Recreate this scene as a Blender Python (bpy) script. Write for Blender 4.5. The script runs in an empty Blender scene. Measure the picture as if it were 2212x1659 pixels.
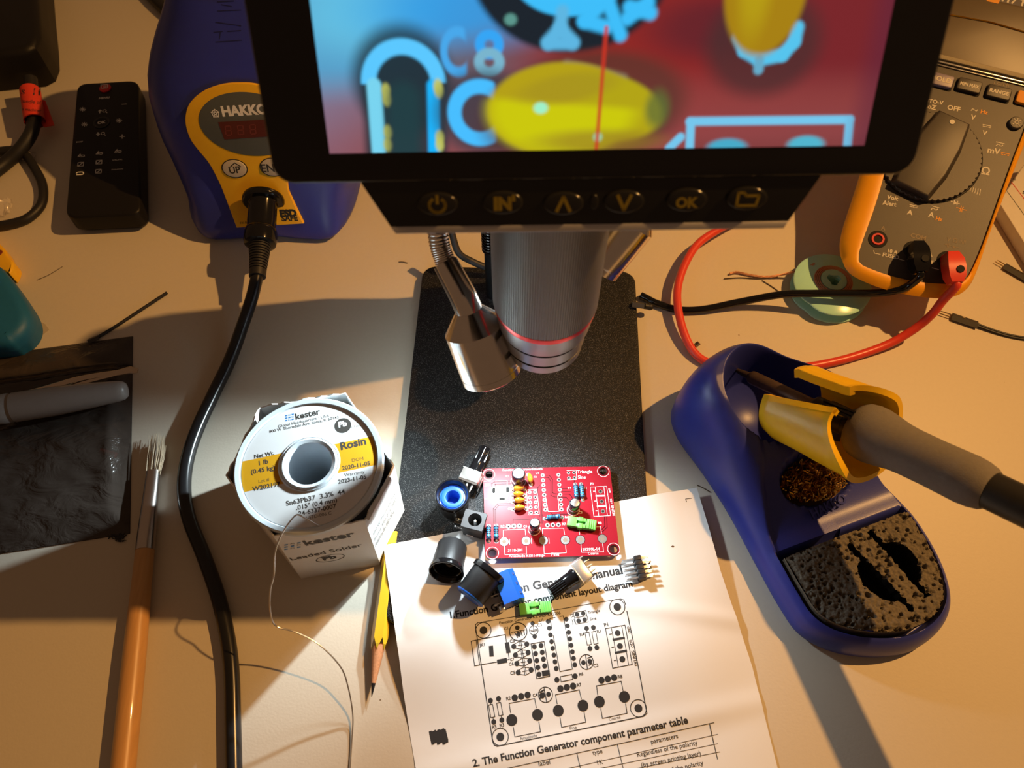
import bpy, bmesh, math, random
from mathutils import Vector, Matrix, noise
from mathutils.bvhtree import BVHTree
R = math.radians
rnd = random.Random(11)
S = 0.001                       # everything below is written in millimetres
C = bpy.context.scene.collection
scene = bpy.context.scene

# ------------------------------------------------------------------ camera
FPX, CAMH = 1725.0, 362.0       # focal length in pixels of a 2212 wide frame, lens height over the desk
CW, CH = 1106.0, 829.5
cd, sd = math.cos(R(60)), math.sin(R(60))
cam_d = bpy.data.cameras.new('camera')
cam_d.sensor_width = 36.0
cam_d.lens = FPX / 2212 * 36.0
cam_d.clip_start = 0.01
cam_d.clip_end = 20
cam_d.dof.use_dof = True
cam_d.dof.focus_distance = 0.385
cam_d.dof.aperture_fstop = 14.0
cam = bpy.data.objects.new('camera', cam_d)
cam.location = (0, 0, CAMH * S)
cam.rotation_euler = (R(30), 0, 0)
C.objects.link(cam)
scene.camera = cam
# ------------------------------------------------------------------ exposure
vs = scene.view_settings
scene.display_settings.display_device = 'sRGB'
vs.view_transform = 'Standard'
vs.look = 'None'
vs.gamma = 1
vs.use_curve_mapping = False
vs.exposure = 0.0
# ------------------------------------------------------------------ world: a dark room with a little warm bounce
w = bpy.data.worlds.new('room')
scene.world = w
w.use_nodes = True
w.node_tree.nodes['Background'].inputs[0].default_value = (0.55, 0.30, 0.16, 1)
w.node_tree.nodes['Background'].inputs[1].default_value = 0.20

def lamp(name, kind, loc, col, watts, radius, aim=None, cone=None, blend=0.5):
    d = bpy.data.lights.new(name, kind)
    d.color = col
    d.energy = watts
    d.shadow_soft_size = radius * S
    if kind == 'SPOT':
        d.spot_size = R(cone)
        d.spot_blend = blend
    o = bpy.data.objects.new(name, d)
    o.location = Vector(loc) * S
    if aim is not None:
        o.rotation_euler = (Vector(aim) - Vector(loc)).to_track_quat('-Z', 'Y').to_euler()
    C.objects.link(o)
    return o
# the desk lamp's bulb, up to the right beyond the frame
lamp('desk_lamp_bulb', 'SPOT', (570, 345, 750), (1.0, 0.50, 0.145), 34.0, 7, aim=(-300, -40, 0), cone=104, blend=1.0)
# the two gooseneck LEDs of the microscope sit inside their heads
lamp('gooseneck_led', 'SPOT', (-8.2, 168.9, 75.6), (0.80, 0.93, 1.0), 1.35, 4.5, aim=(14, 96, 0), cone=112, blend=1.0)
lamp('gooseneck_led', 'SPOT', (32.4, 226.5, 86.3), (0.80, 0.95, 1.0), 7.0, 3.0, aim=(-104, 124, 50), cone=64, blend=1.0)

# ------------------------------------------------------------------ pixel <-> place
def ray(px, py):
    u, v = px - CW, py - CH
    return Vector((u, FPX * cd - v * sd, -(FPX * sd + v * cd)))
CAM = Vector((0, 0, CAMH))
def P(px, py, z=0.0):
    """the point of the horizontal plane at height z that the photograph shows at px, py"""
    d = ray(px, py)
    return CAM + d * ((z - CAMH) / d.z)
class Plane:
    def __init__(s, o, n):
        s.o, s.n = Vector(o), Vector(n).normalized()
    def at(s, px, py):
        d = ray(px, py)
        return CAM + d * ((s.o - CAM).dot(s.n) / d.dot(s.n))
    def fix(s, p, lift):
        return p + s.n * lift
class Flat(Plane):
    def __init__(s, z):
        Plane.__init__(s, (0, 0, z), (0, 0, 1))

# ------------------------------------------------------------------ materials
def srgb(r, g, b):
    f = lambda c: (c / 255 / 12.92) if c / 255 <= 0.04045 else ((c / 255 + 0.055) / 1.055) ** 2.4
    return (f(r), f(g), f(b))
def mat(name, col, rough=0.5, metal=0.0, var=0.06, vscale=0.25, bump=0.0, bscale=1.0, spec=0.5, trans=0.0, alpha=1.0, emis=None, estr=0.0, coat=0.0, ior=1.45, aniso=None):
    m = bpy.data.materials.new(name)
    m.use_nodes = True
    nt = m.node_tree
    N, L = nt.nodes, nt.links
    b = N['Principled BSDF']
    tc = N.new('ShaderNodeTexCoord')
    nz = N.new('ShaderNodeTexNoise')
    nz.inputs['Scale'].default_value = vscale * 1000
    nz.inputs['Detail'].default_value = 3
    src = tc.outputs['Object']
    if aniso:
        mp = N.new('ShaderNodeMapping')
        mp.inputs['Scale'].default_value = aniso
        L.new(src, mp.inputs[0])
        src = mp.outputs[0]
    L.new(src, nz.inputs['Vector'])
    mx = N.new('ShaderNodeMixRGB')
    mx.blend_type = 'MIX'
    a = tuple(min(1, c * (1 - var)) for c in col) + (1,)
    c2 = tuple(min(1, c * (1 + var)) for c in col) + (1,)
    mx.inputs[1].default_value, mx.inputs[2].default_value = a, c2
    L.new(nz.outputs['Fac'], mx.inputs[0])
    L.new(mx.outputs[0], b.inputs['Base Color'])
    b.inputs['Roughness'].default_value = rough
    b.inputs['Metallic'].default_value = metal
    b.inputs['Specular IOR Level'].default_value = spec
    b.inputs['Transmission Weight'].default_value = trans
    b.inputs['Alpha'].default_value = alpha
    b.inputs['IOR'].default_value = ior
    b.inputs['Coat Weight'].default_value = coat
    if emis:
        b.inputs['Emission Color'].default_value = tuple(emis) + (1,)
        b.inputs['Emission Strength'].default_value = estr
    if bump:
        n2 = N.new('ShaderNodeTexNoise')
        n2.inputs['Scale'].default_value = bscale * 1000
        n2.inputs['Detail'].default_value = 4
        bp = N.new('ShaderNodeBump')
        bp.inputs['Strength'].default_value = bump
        bp.inputs['Distance'].default_value = 0.0004
        L.new(src, n2.inputs['Vector'])
        L.new(n2.outputs['Fac'], bp.inputs['Height'])
        L.new(bp.outputs[0], b.inputs['Normal'])
    return m

# ------------------------------------------------------------------ mesh builder
def frame(o, x, n):
    """matrix whose local z is n and whose local x leans along x"""
    n = Vector(n).normalized()
    x = Vector(x)
    x = (x - n * x.dot(n)).normalized()
    y = n.cross(x)
    M = Matrix.Identity(4)
    for i in range(3):
        M[i][0], M[i][1], M[i][2], M[i][3] = x[i], y[i], n[i], o[i]
    return M
def along(a, b, up=(0, 0, 1)):
    """frame at a whose z runs to b"""
    a, b = Vector(a), Vector(b)
    d = (b - a).normalized()
    u = Vector(up)
    if abs(u.dot(d)) > 0.95:
        u = Vector((1, 0, 0))
    return frame(a, u, d)
def offset_poly(pts, d):
    n = len(pts)
    out = []
    area = sum(pts[i][0] * pts[(i + 1) % n][1] - pts[(i + 1) % n][0] * pts[i][1] for i in range(n))
    sg = 1 if area > 0 else -1
    for i in range(n):
        p, a, b = Vector(pts[i][:2]), Vector(pts[i - 1][:2]), Vector(pts[(i + 1) % n][:2])
        e1, e2 = (p - a).normalized(), (b - p).normalized()
        n1, n2 = Vector((-e1.y, e1.x)) * sg, Vector((-e2.y, e2.x)) * sg
        m = n1 + n2
        k = m.dot(n1)
        out.append(p + m * (d / k if abs(k) > 0.4 else d))
    return out
def rrect(x0, y0, x1, y1, r, k=5):
    r = min(r, (x1 - x0) / 2 - 1e-4, (y1 - y0) / 2 - 1e-4)
    pts = []
    for cx, cy, a in ((x1 - r, y0 + r, -90), (x1 - r, y1 - r, 0), (x0 + r, y1 - r, 90), (x0 + r, y0 + r, 180)):
        for i in range(k + 1):
            t = R(a + 90 * i / k)
            pts.append((cx + r * math.cos(t), cy + r * math.sin(t)))
    return pts
def ell(cx, cy, rx, ry, k=40, rot=0):
    c, s_ = math.cos(R(rot)), math.sin(R(rot))
    return [(cx + rx * math.cos(t) * c - ry * math.sin(t) * s_, cy + rx * math.cos(t) * s_ + ry * math.sin(t) * c) for t in (2 * math.pi * i / k for i in range(k))]
def smooth(pts, n=8, closed=False):
    pts = [Vector(p) for p in pts]
    out = []
    m = len(pts)
    rng = range(m if closed else m - 1)
    for i in rng:
        if closed:
            p0, p1, p2, p3 = pts[i - 1], pts[i], pts[(i + 1) % m], pts[(i + 2) % m]
        else:
            p1, p2 = pts[i], pts[i + 1]
            p0 = pts[i - 1] if i else p1 * 2 - p2
            p3 = pts[i + 2] if i + 2 < m else p2 * 2 - p1
        for j in range(n):
            t = j / n
            out.append(0.5 * (2 * p1 + (p2 - p0) * t + (2 * p0 - 5 * p1 + 4 * p2 - p3) * t * t + (3 * p1 - p0 - 3 * p2 + p3) * t ** 3))
    if not closed:
        out.append(pts[-1])
    return out

class MB:
    def __init__(s):
        s.v, s.f, s.fm, s.fs, s.ms = [], [], [], [], []
    def add(s, vs, fs, m, M=None, sm=True):
        o = len(s.v)
        s.v += [M @ Vector(p) for p in vs] if M is not None else [Vector(p) for p in vs]
        if m not in s.ms:
            s.ms.append(m)
        k = s.ms.index(m)
        for f in fs:
            s.f.append([i + o for i in f])
            s.fm.append(k)
            s.fs.append(sm)
        return s
    def box(s, c, d, m, M=None, bev=0.0, seg=2):
        bm = bmesh.new()
        bmesh.ops.create_cube(bm, size=1)
        for v in bm.verts:
            v.co = Vector((v.co.x * d[0] + c[0], v.co.y * d[1] + c[1], v.co.z * d[2] + c[2]))
        if bev:
            bmesh.ops.bevel(bm, geom=bm.edges[:], offset=bev, segments=seg, affect='EDGES', profile=0.5)
        bm.verts.index_update()
        s.add([v.co.copy() for v in bm.verts], [[v.index for v in f.verts] for f in bm.faces], m, M)
        bm.free()
        return s
    def prism(s, pts, z0, z1, m, M=None, bev=0.0, bot=None, seg=3, cap=True, capm=None):
        """extruded outline; the top edge rounded by bev; bot: another outline for the foot"""
        pts = [Vector(p[:2]) for p in pts]
        n = len(pts)
        if sum(pts[i].x * pts[(i + 1) % n].y - pts[(i + 1) % n].x * pts[i].y for i in range(n)) < 0:
            pts = pts[::-1]
            bot = bot[::-1] if bot else None
        rings = [[(p[0], p[1], z0) for p in (bot or pts)]]
        if bev:
            for k in range(seg + 1):
                a = math.pi / 2 * k / seg
                rings.append([(p[0], p[1], z1 - bev + bev * math.sin(a)) for p in offset_poly(pts, bev * (1 - math.cos(a)))])
        else:
            rings.append([(p[0], p[1], z1) for p in pts])
        vs = [p for r in rings for p in r]
        fs = []
        for k in range(len(rings) - 1):
            for i in range(n):
                j = (i + 1) % n
                fs.append([k * n + i, k * n + j, (k + 1) * n + j, (k + 1) * n + i])
        s.add(vs, fs, m, M)
        if cap:
            t = rings[-1]
            s.add(t, [list(range(n))], capm or m, M)
            s.add(rings[0], [list(range(n))[::-1]], m, M)
        return s
    def poly(s, pts, m, M=None):
        s.add(pts, [list(range(len(pts)))], m, M)
        return s
    def lathe(s, prof, m, M=None, seg=40, ang=None, closed=False):
        """prof: (radius, height) list"""
        full = ang is None
        a0, a1 = (0, 2 * math.pi) if full else (R(ang[0]), R(ang[1]))
        k = seg if full else seg + 1
        vs = []
        for r, z in prof:
            for i in range(k):
                t = a0 + (a1 - a0) * i / seg
                vs.append((r * math.cos(t), r * math.sin(t), z))
        fs = []
        n = len(prof)
        for j in range(n if closed else n - 1):
            q = (j + 1) % n
            for i in range(seg):
                i2 = (i + 1) % k if full else i + 1
                fs.append([j * k + i, j * k + i2, q * k + i2, q * k + i])
        s.add(vs, fs, m, M)
        if not full and closed:
            s.add([vs[j * k] for j in range(n)], [list(range(n))], m, M)
            s.add([vs[j * k + seg] for j in range(n)], [list(range(n))[::-1]], m, M)
        return s
    def loft(s, rings, m, M=None, cap=True):
        n = len(rings[0])
        vs = [p for r in rings for p in r]
        fs = [[k * n + i, k * n + (i + 1) % n, (k + 1) * n + (i + 1) % n, (k + 1) * n + i] for k in range(len(rings) - 1) for i in range(n)]
        s.add(vs, fs, m, M)
        if cap:
            s.add(rings[0], [list(range(n))[::-1]], m, M)
            s.add(rings[-1], [list(range(n))], m, M)
        return s
    def tube(s, pts, r, m, seg=12, cap=True, flat=None):
        pts = [Vector(p) for p in pts]
        n = len(pts)
        rs = [r] * n if not hasattr(r, '__len__') else list(r)
        t0 = (pts[1] - pts[0]).normalized()
        nrm = t0.orthogonal().normalized()
        if flat:
            nrm = Vector(flat)
            nrm = (nrm - t0 * nrm.dot(t0)).normalized()
        rings = []
        for i in range(n):
            t = (pts[min(i + 1, n - 1)] - pts[max(i - 1, 0)]).normalized()
            nrm = (nrm - t * nrm.dot(t)).normalized()
            b = t.cross(nrm)
            rr = rs[i] if hasattr(rs[i], '__len__') else (rs[i], rs[i])
            rings.append([pts[i] + nrm * (rr[1] * math.cos(a)) + b * (rr[0] * math.sin(a)) for a in (2 * math.pi * k / seg for k in range(seg))])
        return s.loft(rings, m, None, cap)
    def ball(s, c, r, m, M=None, seg=16, rings=10, sc=(1, 1, 1)):
        vs = []
        for j in range(rings + 1):
            t = math.pi * j / rings
            for i in range(seg):
                a = 2 * math.pi * i / seg
                vs.append((c[0] + r * sc[0] * math.sin(t) * math.cos(a), c[1] + r * sc[1] * math.sin(t) * math.sin(a), c[2] + r * sc[2] * math.cos(t)))
        fs = [[j * seg + i, (j + 1) * seg + i, (j + 1) * seg + (i + 1) % seg, j * seg + (i + 1) % seg] for j in range(rings) for i in range(seg)]
        return s.add(vs, fs, m, M)
    # ---- printing on a plane, placed by where the photograph shows it
    def text(s, string, M, size, m, bold=0.0, align='c', width=None, aspect=1.0, fix=None):
        vs, fs, x0, x1 = glyphs(string, bold)
        k = (width / (x1 - x0)) if width else size
        off = {'c': (x0 + x1) / 2, 'l': x0, 'r': x1}[align]
        pts = [M @ Vector(((x - off) * k, y * k * aspect, 0)) for x, y in vs]
        if fix:
            pts = [fix(p) for p in pts]
        return s.add(pts, fs, m, None, False)
    def ptext(s, string, p0, p1, pl, m, bold=0.02, aspect=1.0, lift=0.07):
        a, b = pl.at(*p0), pl.at(*p1)
        M = frame(a + pl.n * lift, b - a, pl.n)
        fx = (lambda p: pl.fix(p, lift)) if isinstance(pl, (Sheet, Skin)) else None
        return s.text(string, M, 1, m, bold, 'l', (b - a).length, aspect, fx)
    def pline(s, pts, pl, wd, m, closed=False, lift=0.06):
        q = [pl.at(*p) for p in pts]
        return s.wline(q, pl, wd, m, closed, lift)
    def wline(s, q, pl, wd, m, closed=False, lift=0.06):
        if closed:
            q = q + [q[0]]
        for a, b in zip(q[:-1], q[1:]):
            d = b - a
            k = max(1, int(d.length / 4)) if isinstance(pl, (Sheet, Skin)) else 1
            d.normalize()
            sd_ = pl.n.cross(d) * (wd / 2)
            a2, b2 = a - d * wd * 0.4, b + d * wd * 0.4
            vs = []
            for i in range(k + 1):
                c = a2.lerp(b2, i / k)
                vs += [pl.fix(c - sd_, lift), pl.fix(c + sd_, lift)]
            s.add(vs, [[2 * i, 2 * i + 2, 2 * i + 3, 2 * i + 1] for i in range(k)], m, None, False)
        return s
    def pring(s, px, py, r0, r1, pl, m, lift=0.06, seg=28, a0=0, a1=360, c=None):
        c = c or pl.at(px, py)
        M = frame(c, (1, 0, 0) if abs(pl.n.x) < 0.9 else (0, 1, 0), pl.n)
        vs = []
        for i in range(seg + 1):
            t = R(a0 + (a1 - a0) * i / seg)
            for r_ in (r0, r1):
                vs.append(pl.fix(M @ Vector((r_ * math.cos(t), r_ * math.sin(t), 0)), lift))
        return s.add(vs, [[2 * i, 2 * i + 1, 2 * i + 3, 2 * i + 2] for i in range(seg)], m, None, False)
    def pdisc(s, px, py, r_, pl, m, lift=0.06, c=None):
        return s.pring(px, py, 0.001, r_, pl, m, lift, 20, c=c)
    def ppoly(s, pts, pl, m, lift=0.06):
        return s.add([pl.fix(pl.at(*p), lift) for p in pts], [list(range(len(pts)))], m, None, False)
    # ---- finish
    def mesh(s, name, org=Vector((0, 0, 0)), sharp=38):
        me = bpy.data.meshes.new(name)
        me.from_pydata([tuple((p - org) * S) for p in s.v], [], s.f)
        for m in s.ms:
            me.materials.append(m)
        me.polygons.foreach_set('material_index', s.fm)
        me.polygons.foreach_set('use_smooth', s.fs)
        me.validate()
        bm = bmesh.new()
        bm.from_mesh(me)
        bmesh.ops.remove_doubles(bm, verts=bm.verts, dist=2e-7)
        loose = [f for f in bm.faces if f.calc_area() < 1e-14]
        if loose:
            bmesh.ops.delete(bm, geom=loose, context='FACES')
        bm.to_mesh(me)
        bm.free()
        me.set_sharp_from_angle(angle=R(sharp))
        return me

_gl = {}
def glyphs(string, bold=0.0):
    k = (string, bold)
    if k not in _gl:
        cu = bpy.data.curves.new('t', 'FONT')
        cu.body = string
        cu.size = 1
        cu.offset = bold
        cu.resolution_u = 3
        o = bpy.data.objects.new('t', cu)
        C.objects.link(o)
        dg = bpy.context.evaluated_depsgraph_get()
        me = o.evaluated_get(dg).to_mesh()
        vs = [(v.co.x, v.co.y) for v in me.vertices]
        fs = [list(p.vertices) for p in me.polygons]
        o.evaluated_get(dg).to_mesh_clear()
        bpy.data.objects.remove(o)
        bpy.data.curves.remove(cu)
        xs = [p[0] for p in vs]
        _gl[k] = (vs, fs, min(xs), max(xs))
    return _gl[k]
class Sheet(Plane):
    """a lying sheet whose height follows zf(x, y)"""
    def __init__(s, zf):
        s.zf, s.n, s.o = zf, Vector((0, 0, 1)), Vector((0, 0, 0))
    def at(s, px, py):
        p = P(px, py, 5)
        for _ in range(4):
            p = P(px, py, s.zf(p.x, p.y))
        return p
    def fix(s, p, lift):
        return Vector((p.x, p.y, s.zf(p.x, p.y) + lift + 0.0))

class Skin(Plane):
    """printing that follows a curved face: points are carried onto the mesh along the line of sight"""
    def __init__(s, mb, pl):
        s.o, s.n, s.pl = pl.o, pl.n, pl
        s.t = BVHTree.FromPolygons([tuple(v) for v in mb.v], mb.f)
    def at(s, px, py):
        return s.pl.at(px, py)
    def fix(s, p, lift):
        d = (p - CAM).normalized()
        h, n, _, _ = s.t.ray_cast(CAM, d)
        return h - d * lift if h else p
ORG = {}
def tag(o, label=None, cat=None, group=None, kind=None):
    if label: o['label'] = label
    if cat: o['category'] = cat
    if group: o['group'] = group
    if kind: o['kind'] = kind
    return o
def thing(name, label, cat, loc=(0, 0, 0), M=None, group=None):
    o = bpy.data.objects.new(name, None)
    o.empty_display_size = 0.005
    if M is not None:
        loc = M.to_translation()
        o.rotation_euler = M.to_euler()
    o.location = Vector(loc) * S
    C.objects.link(o)
    ORG[o.name] = Vector((0, 0, 0)) if M is not None else Vector(loc)
    return tag(o, label, cat, group)
def part(name, mb, parent, label=None, sharp=38):
    """a child mesh; world coordinates, or the thing's own when it was made with a matrix"""
    top = parent
    while top.parent: top = top.parent
    o = bpy.data.objects.new(name, mb.mesh(name, ORG[top.name], sharp))
    o.parent = parent
    C.objects.link(o)
    return tag(o, label)
def single(name, mb, label, cat, group=None, kind=None, sharp=38, loc=None):
    xs = [p.x for p in mb.v]; ys = [p.y for p in mb.v]; zs = [p.z for p in mb.v]
    org = Vector(loc) if loc else Vector(((min(xs) + max(xs)) / 2, (min(ys) + max(ys)) / 2, min(zs)))
    o = bpy.data.objects.new(name, mb.mesh(name, org, sharp))
    o.location = org * S
    C.objects.link(o)
    ORG[o.name] = org
    return tag(o, label, cat, group, kind)
def dup(root, loc, rot=None, label=None):
    r = root.copy()
    C.objects.link(r)
    r.location = Vector(loc) * S
    if rot is not None: r.rotation_euler = rot
    if label: r['label'] = label
    for ch in list(root.children):
        c = ch.copy(); C.objects.link(c); c.parent = r
        for g in ch.children:
            d = g.copy(); C.objects.link(d); d.parent = c
    return r
def sstep(a, b, x):
    t = max(0.0, min(1.0, (x - a) / (b - a)))
    return t * t * (3 - 2 * t)

# ------------------------------------------------------------------ shared materials
CREAM = mat('cream_laminate', (0.62, 0.56, 0.47), 0.42, var=0.05, vscale=0.9, bump=0.05, bscale=1.2, spec=0.35)
BLACK = mat('black_plastic', (0.012, 0.012, 0.013), 0.42, bump=0.1, bscale=3)
BLACKG = mat('gloss_black', (0.006, 0.006, 0.007), 0.12)
RUBBER = mat('black_rubber', (0.013, 0.012, 0.012), 0.5)
CHROME = mat('brushed_steel', (0.78, 0.75, 0.72), 0.17, 1.0, bump=0.03, bscale=4)
STEEL = mat('bright_metal', (0.74, 0.74, 0.74), 0.28, 1.0)
GOLD = mat('gold_plating', (0.75, 0.55, 0.25), 0.25, 1.0)
WHITE = mat('white_ink', (0.78, 0.78, 0.76), 0.6)
INK = mat('black_ink', (0.02, 0.02, 0.022), 0.7)
BLUEP = mat('blue_shell', (0.030, 0.042, 0.30), 0.36, var=0.05, bump=0.06, bscale=2.5)
YELLOW = mat('yellow_plastic', (0.82, 0.47, 0.015), 0.36, var=0.03)
GREEN = mat('green_plastic', (0.14, 0.50, 0.09), 0.42)
REDP = mat('red_plastic', (0.62, 0.022, 0.02), 0.35)

# =================================================================== DESK
DESK = mat('desk_laminate', (0.60, 0.545, 0.45), 0.45, var=0.03, vscale=0.5, bump=0.10, bscale=0.9, spec=0.3)
def speckle(m, col, scale, thr):
    """a few stray specks of dirt with a shape of their own"""
    nt = m.node_tree
    N, L = nt.nodes, nt.links
    b = N['Principled BSDF']
    src = b.inputs['Base Color'].links[0].from_socket
    tc = N.new('ShaderNodeTexCoord')
    vo = N.new('ShaderNodeTexVoronoi')
    vo.inputs['Scale'].default_value = scale * 1000
    L.new(tc.outputs['Object'], vo.inputs['Vector'])
    lt = N.new('ShaderNodeMath'); lt.operation = 'LESS_THAN'; lt.inputs[1].default_value = thr
    L.new(vo.outputs['Distance'], lt.inputs[0])
    mx = N.new('ShaderNodeMixRGB')
    mx.inputs[2].default_value = col + (1,)
    L.new(src, mx.inputs[1])
    L.new(lt.outputs[0], mx.inputs[0])
    L.new(mx.outputs[0], b.inputs['Base Color'])
speckle(DESK, (0.22, 0.15, 0.09), 0.035, 0.014)
t = thing('desk', 'cream laminate desk that everything lies on', 'desk', (0, 300, 0))
mb = MB().box((0, 300, -12.5), (1500, 760, 25), DESK, bev=1.5)
part('desktop', mb, t)
for sx in (-700, 700):
    for sy in (-40, 640):
        part('leg', MB().box((sx, sy, -375), (45, 45, 700), STEEL), t)
fl = single('floor', MB().box((0, 300, -730), (3000, 2400, 10), mat('floor_boards', (0.10, 0.06, 0.035), 0.5, var=0.3, vscale=0.02)), None, None, kind='structure')

# =================================================================== MICROSCOPE
PLATEM = mat('sparkling_black_coat', (0.006, 0.006, 0.0065), 0.46, bump=0.9, bscale=1.6, spec=0.32)
def glints(m):
    nt = m.node_tree
    N, L = nt.nodes, nt.links
    b = N['Principled BSDF']
    tc = N.new('ShaderNodeTexCoord')
    vo = N.new('ShaderNodeTexVoronoi'); vo.inputs['Scale'].default_value = 6000
    L.new(tc.outputs['Object'], vo.inputs['Vector'])
    sep = N.new('ShaderNodeSeparateColor')
    L.new(vo.outputs['Color'], sep.inputs[0])
    gt = N.new('ShaderNodeMath'); gt.operation = 'GREATER_THAN'; gt.inputs[1].default_value = 0.935
    L.new(sep.outputs[0], gt.inputs[0])
    mx = N.new('ShaderNodeMixRGB')
    mx.inputs[2].default_value = (0.15, 0.147, 0.14, 1)
    L.new(b.inputs['Base Color'].links[0].from_socket, mx.inputs[1])
    L.new(gt.outputs[0], mx.inputs[0])
    L.new(mx.outputs[0], b.inputs['Base Color'])
glints(PLATEM)
GUN = mat('grey_anodised_metal', (0.20, 0.20, 0.20), 0.48, 0.5, bump=0.04, bscale=5)
GUN2 = mat('pale_ring_metal', (0.30, 0.30, 0.31), 0.36, 0.7)
REDRING = mat('red_anodised_metal', (0.75, 0.05, 0.05), 0.28, 0.6)

scope = thing('digital_microscope', 'digital microscope with black stand plate and colour screen, in the middle of the desk', 'microscope', (6, 180, 0))
# stand plate, standing on four feet
c_, s_ = math.cos(R(-1.95)), math.sin(R(-1.95))
PL0 = Vector((6.0, 181, 0))
def plate(a, b, z):                      # plate coordinates: a to the right, b to the back
    return Vector((PL0.x + a * c_ - b * s_, PL0.y + a * s_ + b * c_, z))
out = [plate(p[0], p[1], 0) for p in rrect(-59.5, -99.5, 59.5, 99.5, 8, 8)]
part('base_plate', MB().prism(out, 2.2, 6.2, PLATEM, bev=0.9), scope)
for a in (-50, 50):
    for b in (-88, 88):
        p = plate(a, b, 0)
        part('rubber_foot', MB().lathe([(0, 0), (6, 0), (6, 2.2), (0, 2.2)], RUBBER, Matrix.Translation((p.x, p.y, 0)), 20), scope)
# column, arm and head at the back
px_, py_ = 14.0, 264.0
mb = MB().lathe([(0, 6.2), (17, 6.2), (17, 12), (10, 14), (10, 222), (8.5, 224), (0, 224)], GUN, Matrix.Translation((px_, py_, 0)), 36)
part('column', mb, scope)
mb = MB().box((12, 254, 138), (60, 42, 84), BLACK, bev=5, seg=3)
part('focus_carriage', mb, scope)
for sx in (-1, 1):
    M = Matrix.Translation((12 + sx * 30, 256, 158)) @ Matrix.Rotation(sx * R(90), 4, 'Y')
    mb = MB()
    prof = [(0, 0), (5, 0), (5, 6), (14, 6), (15, 8), (15, 19), (13.5, 21), (0, 21)]
    mb.lathe(prof, BLACK, M, 40)
    for i in range(36):
        a = 2 * math.pi * i / 36
        mb.box((15.1 * math.cos(a), 15.1 * math.sin(a), 13.5), (0.9, 0.9, 10), BLACK, M)
    part('focus_knob', mb, scope)
# thin rod with a spring, left of the barrel
g = P(1064, 636, 6.2)
mb = MB().lathe([(0, 6.2), (3.6, 6.2), (3.6, 60), (0, 60)], BLACKG, Matrix.Translation((g.x, g.y, 0)), 20)
mb.lathe([(0, 60), (3.2, 60), (3.2, 150), (0, 150)], RUBBER, Matrix.Translation((g.x, g.y, 0)), 20)
rod = part('rod', mb, scope)
hel = [(g.x + 4.3 * math.cos(t * 0.5), g.y + 4.3 * math.sin(t * 0.5), 44 + t * 0.17) for t in range(0, 620)]
part('spring', MB().tube(hel, 0.5, BLACKG, 6), rod)
# lens barrel
LX, LY = 12.7, 180.6
BS = 0.955
bz = lambda q: [(r_ * BS, 84.6 + (z - 77) * BS) for r_, z in q]
ML = Matrix.Translation((LX, LY, 0))
mb = MB()
ribs, k = [], 140
ang = []
for i in range(k):
    for q, r_ in ((0.0, 20.05), (0.42, 20.05), (0.5, 19.82), (0.92, 19.82)):
        t = 2 * math.pi * (i + q) / k
        ang.append((r_, t))
rings = [[((r_ * f_ + LX * 0) * math.cos(t), (r_ * f_) * math.sin(t), z) for r_, t in ang] for f_, z in ((0.97, 114.8), (1.0, 115.6), (1.0, 179.5), (0.97, 181))]
mb.loft(rings, GUN, ML)
barrel = part('lens_barrel', mb, scope, 'ribbed grey barrel', 20)
mb = MB().lathe(bz([(19.6, 105.6), (20.55, 105.9), (20.7, 107.2), (20.55, 108.6), (19.4, 109.0), (0, 109.0)]), REDRING, ML, 80)
part('accent_ring', mb, barrel, 'red ring')
mb = MB().lathe(bz([(0, 78.4), (13, 78.4), (13.2, 77.2), (16.0, 77.0), (16.9, 78), (17.0, 82.4), (16.1, 82.9), (16.1, 84.3), (17.6, 84.8), (17.9, 91.8), (17.0, 92.4), (17.0, 94.0), (18.9, 94.6), (19.6, 99.5), (19.6, 106.5), (0, 106.5)]), GUN2, ML, 80)
for r_, za, zb in ((16.25, 82.5, 84.7), (17.2, 92.0, 94.4)):
    mb.lathe(bz([(r_ + 0.75, za), (r_ + 0.2, za + 0.3), (r_ + 0.2, zb - 0.3), (r_ + 0.75, zb)]), BLACK, ML, 80)
part('objective', mb, barrel)
part('front_glass', MB().lathe(bz([(0, 77.9), (6, 78.0), (12.9, 78.5)]), mat('dark_lens_glass', (0.02, 0.02, 0.05), 0.04, coat=1), ML, 40), barrel)

# ---- screen unit: a slab leaning back, facing the camera
MEV = Vector((0, 0.487, 0.873)).normalized()
MN = Vector((0, -MEV.z, MEV.y))
rho = R(0.85)
MEU = Vector((1, 0, 0)) * math.cos(rho) + MEV * math.sin(rho)
MO = Vector((22.45, 150.7, 188.2)) + MEV * 0.3
MM = frame(MO, MEU, MN) @ Matrix.Scale(0.955, 4)
MI = MM.inverted()
mpl = Plane(MO, MN)
def ml(px, py):
    q = MI @ mpl.at(px, py)
    return (q.x, q.y)
GLASS = mat('screen_bezel_gloss', (0.006, 0.006, 0.007), 0.09, spec=0.5, var=0.1)
mb = MB().prism(rrect(-91.7, 14.6, 91.3, 129, 6, 8), -11, 0, GLASS, MM, bev=1.2, bot=rrect(-90, 16, 90, 127, 6, 8))
monitor = part('monitor', mb, scope, 'gloss black screen housing')
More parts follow.
